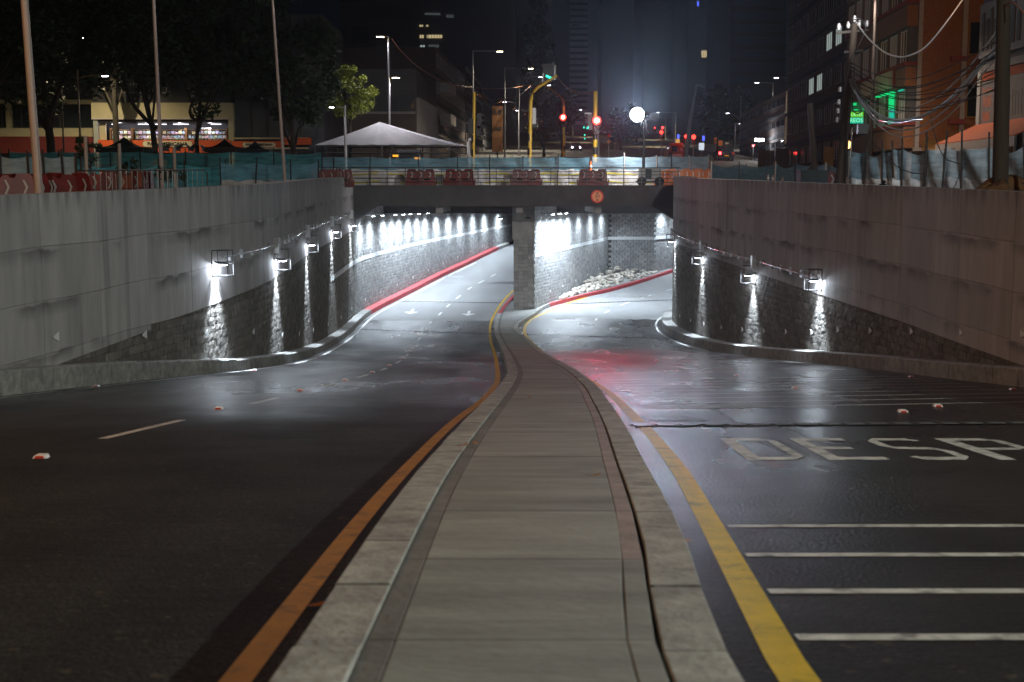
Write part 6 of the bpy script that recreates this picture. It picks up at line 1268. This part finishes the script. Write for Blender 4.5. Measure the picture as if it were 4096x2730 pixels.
# short street lamp arm high on that pole
c0_ = pa.lerp(pe, .97); street_lamp('street lamp reaching over the brick block at the top of the picture', (gp(3480, 58).x, 58, gz(58)), 10.2, ((-.4, -.4, 8.6, .35),), 2200, (1,.8,.65), 'lamp_warm', r=.09, mat='stake_dark')
util('thick dark utility pole standing in the soil heap at far right', gp(4006, 32), at(4016, -60, 32), .2, .17)
r = util('thin dark pole left of the orange awning, leaning', gp(3945, 46), at(3990, 560, 46), .09, .06, 'prop_pole')
def cable(label, pts, r, mat, sag=None, n=24, wob=.0, seed=0):
    rd = random.Random(seed)
    P = [Vector(p) for p in pts]; out = []
    if len(P) == 2:
        for i in range(n+1): t_ = i/n; out.append(P[0].lerp(P[1], t_)-Vector((0,0,4*sag*t_*(1-t_)))+Vector((rd.uniform(-wob,wob), rd.uniform(-wob,wob), rd.uniform(-wob,wob))))
    else:
        for i in range(len(P)-1):
            p0, p1, p2, p3 = P[max(i-1,0)], P[i], P[i+1], P[min(i+2, len(P)-1)]
            for k in range(8): t_ = k/8; out.append(.5*((2*p1)+(p2-p0)*t_+(2*p0-5*p1+4*p2-p3)*t_*t_+(3*p1-p0-3*p2+p3)*t_**3))
        out.append(P[-1])
    return obj('cable', MB().tube(out, r*1.3, 5), mat, label=label, cat='cable')
def cpx(label, pts, Y0, Y1, r, mat, group=None):
    n = len(pts)-1; o = cable(label, [at(x, y, lerp(Y0, Y1, i/n)) for i, (x, y) in enumerate(pts)], r, mat)
    if group: o['group'] = group
    return o
cpx('bright twisted cable sweeping low from pole top past the brick block to upper right', [(3424,90),(3470,150),(3530,205),(3590,228),(3640,222),(3700,190),(3770,110),(3850,0),(3900,-80)], 42, 40, .022, 'cable_shiny')
for i, (pts, rr, mt, lab) in enumerate((
    ([(3400,290),(3440,370),(3500,420),(3570,448),(3640,440),(3740,395),(3820,330),(3900,240),(3990,120)], .016, 'cable_shiny', 'uppermost bright cable of the lower bundle before the orange wall'),
    ([(3395,310),(3440,390),(3500,450),(3560,478),(3640,480),(3720,450),(3790,405),(3850,345),(3930,250),(4005,170)], .035, 'cable_shiny', 'thickest bright cable bundle crossing the orange brick wall'),
    ([(3395,330),(3450,420),(3520,490),(3600,520),(3680,508),(3770,450),(3850,370),(3940,250),(4008,190)], .016, 'cable_shiny', 'bright cable hanging just under the thick bundle'),
    ([(3405,350),(3460,440),(3530,515),(3600,548),(3670,540),(3740,505),(3830,430),(3920,310),(4010,210)], .013, 'cable_shiny', 'lowest bright cable sagging in front of the red sill'),
    ([(3395,320),(3440,400),(3500,470),(3545,488),(3600,492),(3650,482),(3690,478)], .018, 'cable_shiny', 'loose bright cable end lying along the thick bundle'))): cpx(lab, pts, 42, 33, rr, mt)
rd_ = random.Random(5)
for i in range(9):
    y0 = 250+i*14; y1 = 150+i*28+rd_.uniform(-20, 20); s = rd_.uniform(60, 130)
    cpx('thin black cable in the fan between leaning pole and far right pole', [(3400, y0), (3520, lerp(y0, y1, .25)+s*.7), (3660, lerp(y0, y1, .5)+s), (3820, lerp(y0, y1, .75)+s*.7), (4005, y1)], 42, 32, .011, 'cable', 'thin black cables between the right poles')
cpx('dark loop of cable hanging off the leaning pole', [(3400,250),(3450,150),(3462,110),(3445,80),(3420,70)], 41.8, 41.8, .012, 'cable'); cpx('coiled black cable loop low on the leaning pole', [(3410,390),(3412,440),(3430,455),(3448,440),(3440,400),(3418,380)], 41.6, 41.6, .015, 'cable')
cpx('thin black cable dropping from the bundle to the ochre canopy', [(3720,460),(3745,560),(3765,610),(3790,640),(3850,665),(3830,720),(3812,760)], 38, 38, .012, 'cable'); cpx('thin black cable trailing from the leaning pole down to the stakes', [(3470,520),(3500,580),(3550,620),(3580,660),(3640,690),(3700,696)], 41, 38, .012, 'cable')
cpx('cable running off the far right pole to the upper corner', [(4010,40),(4050,10),(4100,60)], 32, 31, .015, 'cable_rust')
cpx('cable glowing orange from the flat headed lamp post down to the left row', [(1566,155),(1600,200),(1650,250),(1700,288),(1760,320),(1820,342),(1890,350)], 90, 110, .03, 'cable_rust')
cpx('orange cable hanging between the bent arm tip and the straight yellow post', [(2229,304),(2250,335),(2285,362),(2320,374),(2350,374),(2380,367)], 82, 80, .022, 'cable_rust')
for i, pts in enumerate(([(1905,380),(1960,398),(2010,396),(2080,380),(2120,345)], [(1905,352),(1980,356),(2050,352),(2120,340)], [(1970,418),(2000,410),(2018,390)], [(2048,442),(2065,430),(2075,408)], [(2096,459),(2108,452),(2120,430)], [(2120,530),(2150,500),(2170,480),(2172,400)])):
    cpx('thin sagging cable between the lamp posts of the left row', pts, 112+i*8, 145+i*8, .02, 'cable_rust', 'thin cables along the left row')
# ------------------------------------------------------------------ night haze round the whole street
hm = bpy.data.materials.new('night_haze'); hm.use_nodes = True; nt = hm.node_tree; nt.nodes.clear()
out = nt.nodes.new('ShaderNodeOutputMaterial'); pv = nt.nodes.new('ShaderNodeVolumePrincipled'); pv.inputs['Color'].default_value = (.85,.9,1,1); pv.inputs['Density'].default_value = .00034; pv.inputs['Anisotropy'].default_value = .8
nt.links.new(pv.outputs[0], out.inputs['Volume']); MATS['night_haze'] = hm
obj('haze', MB().bx(-440, 440, -40, 920, -12, 165), 'night_haze', kind='stuff')
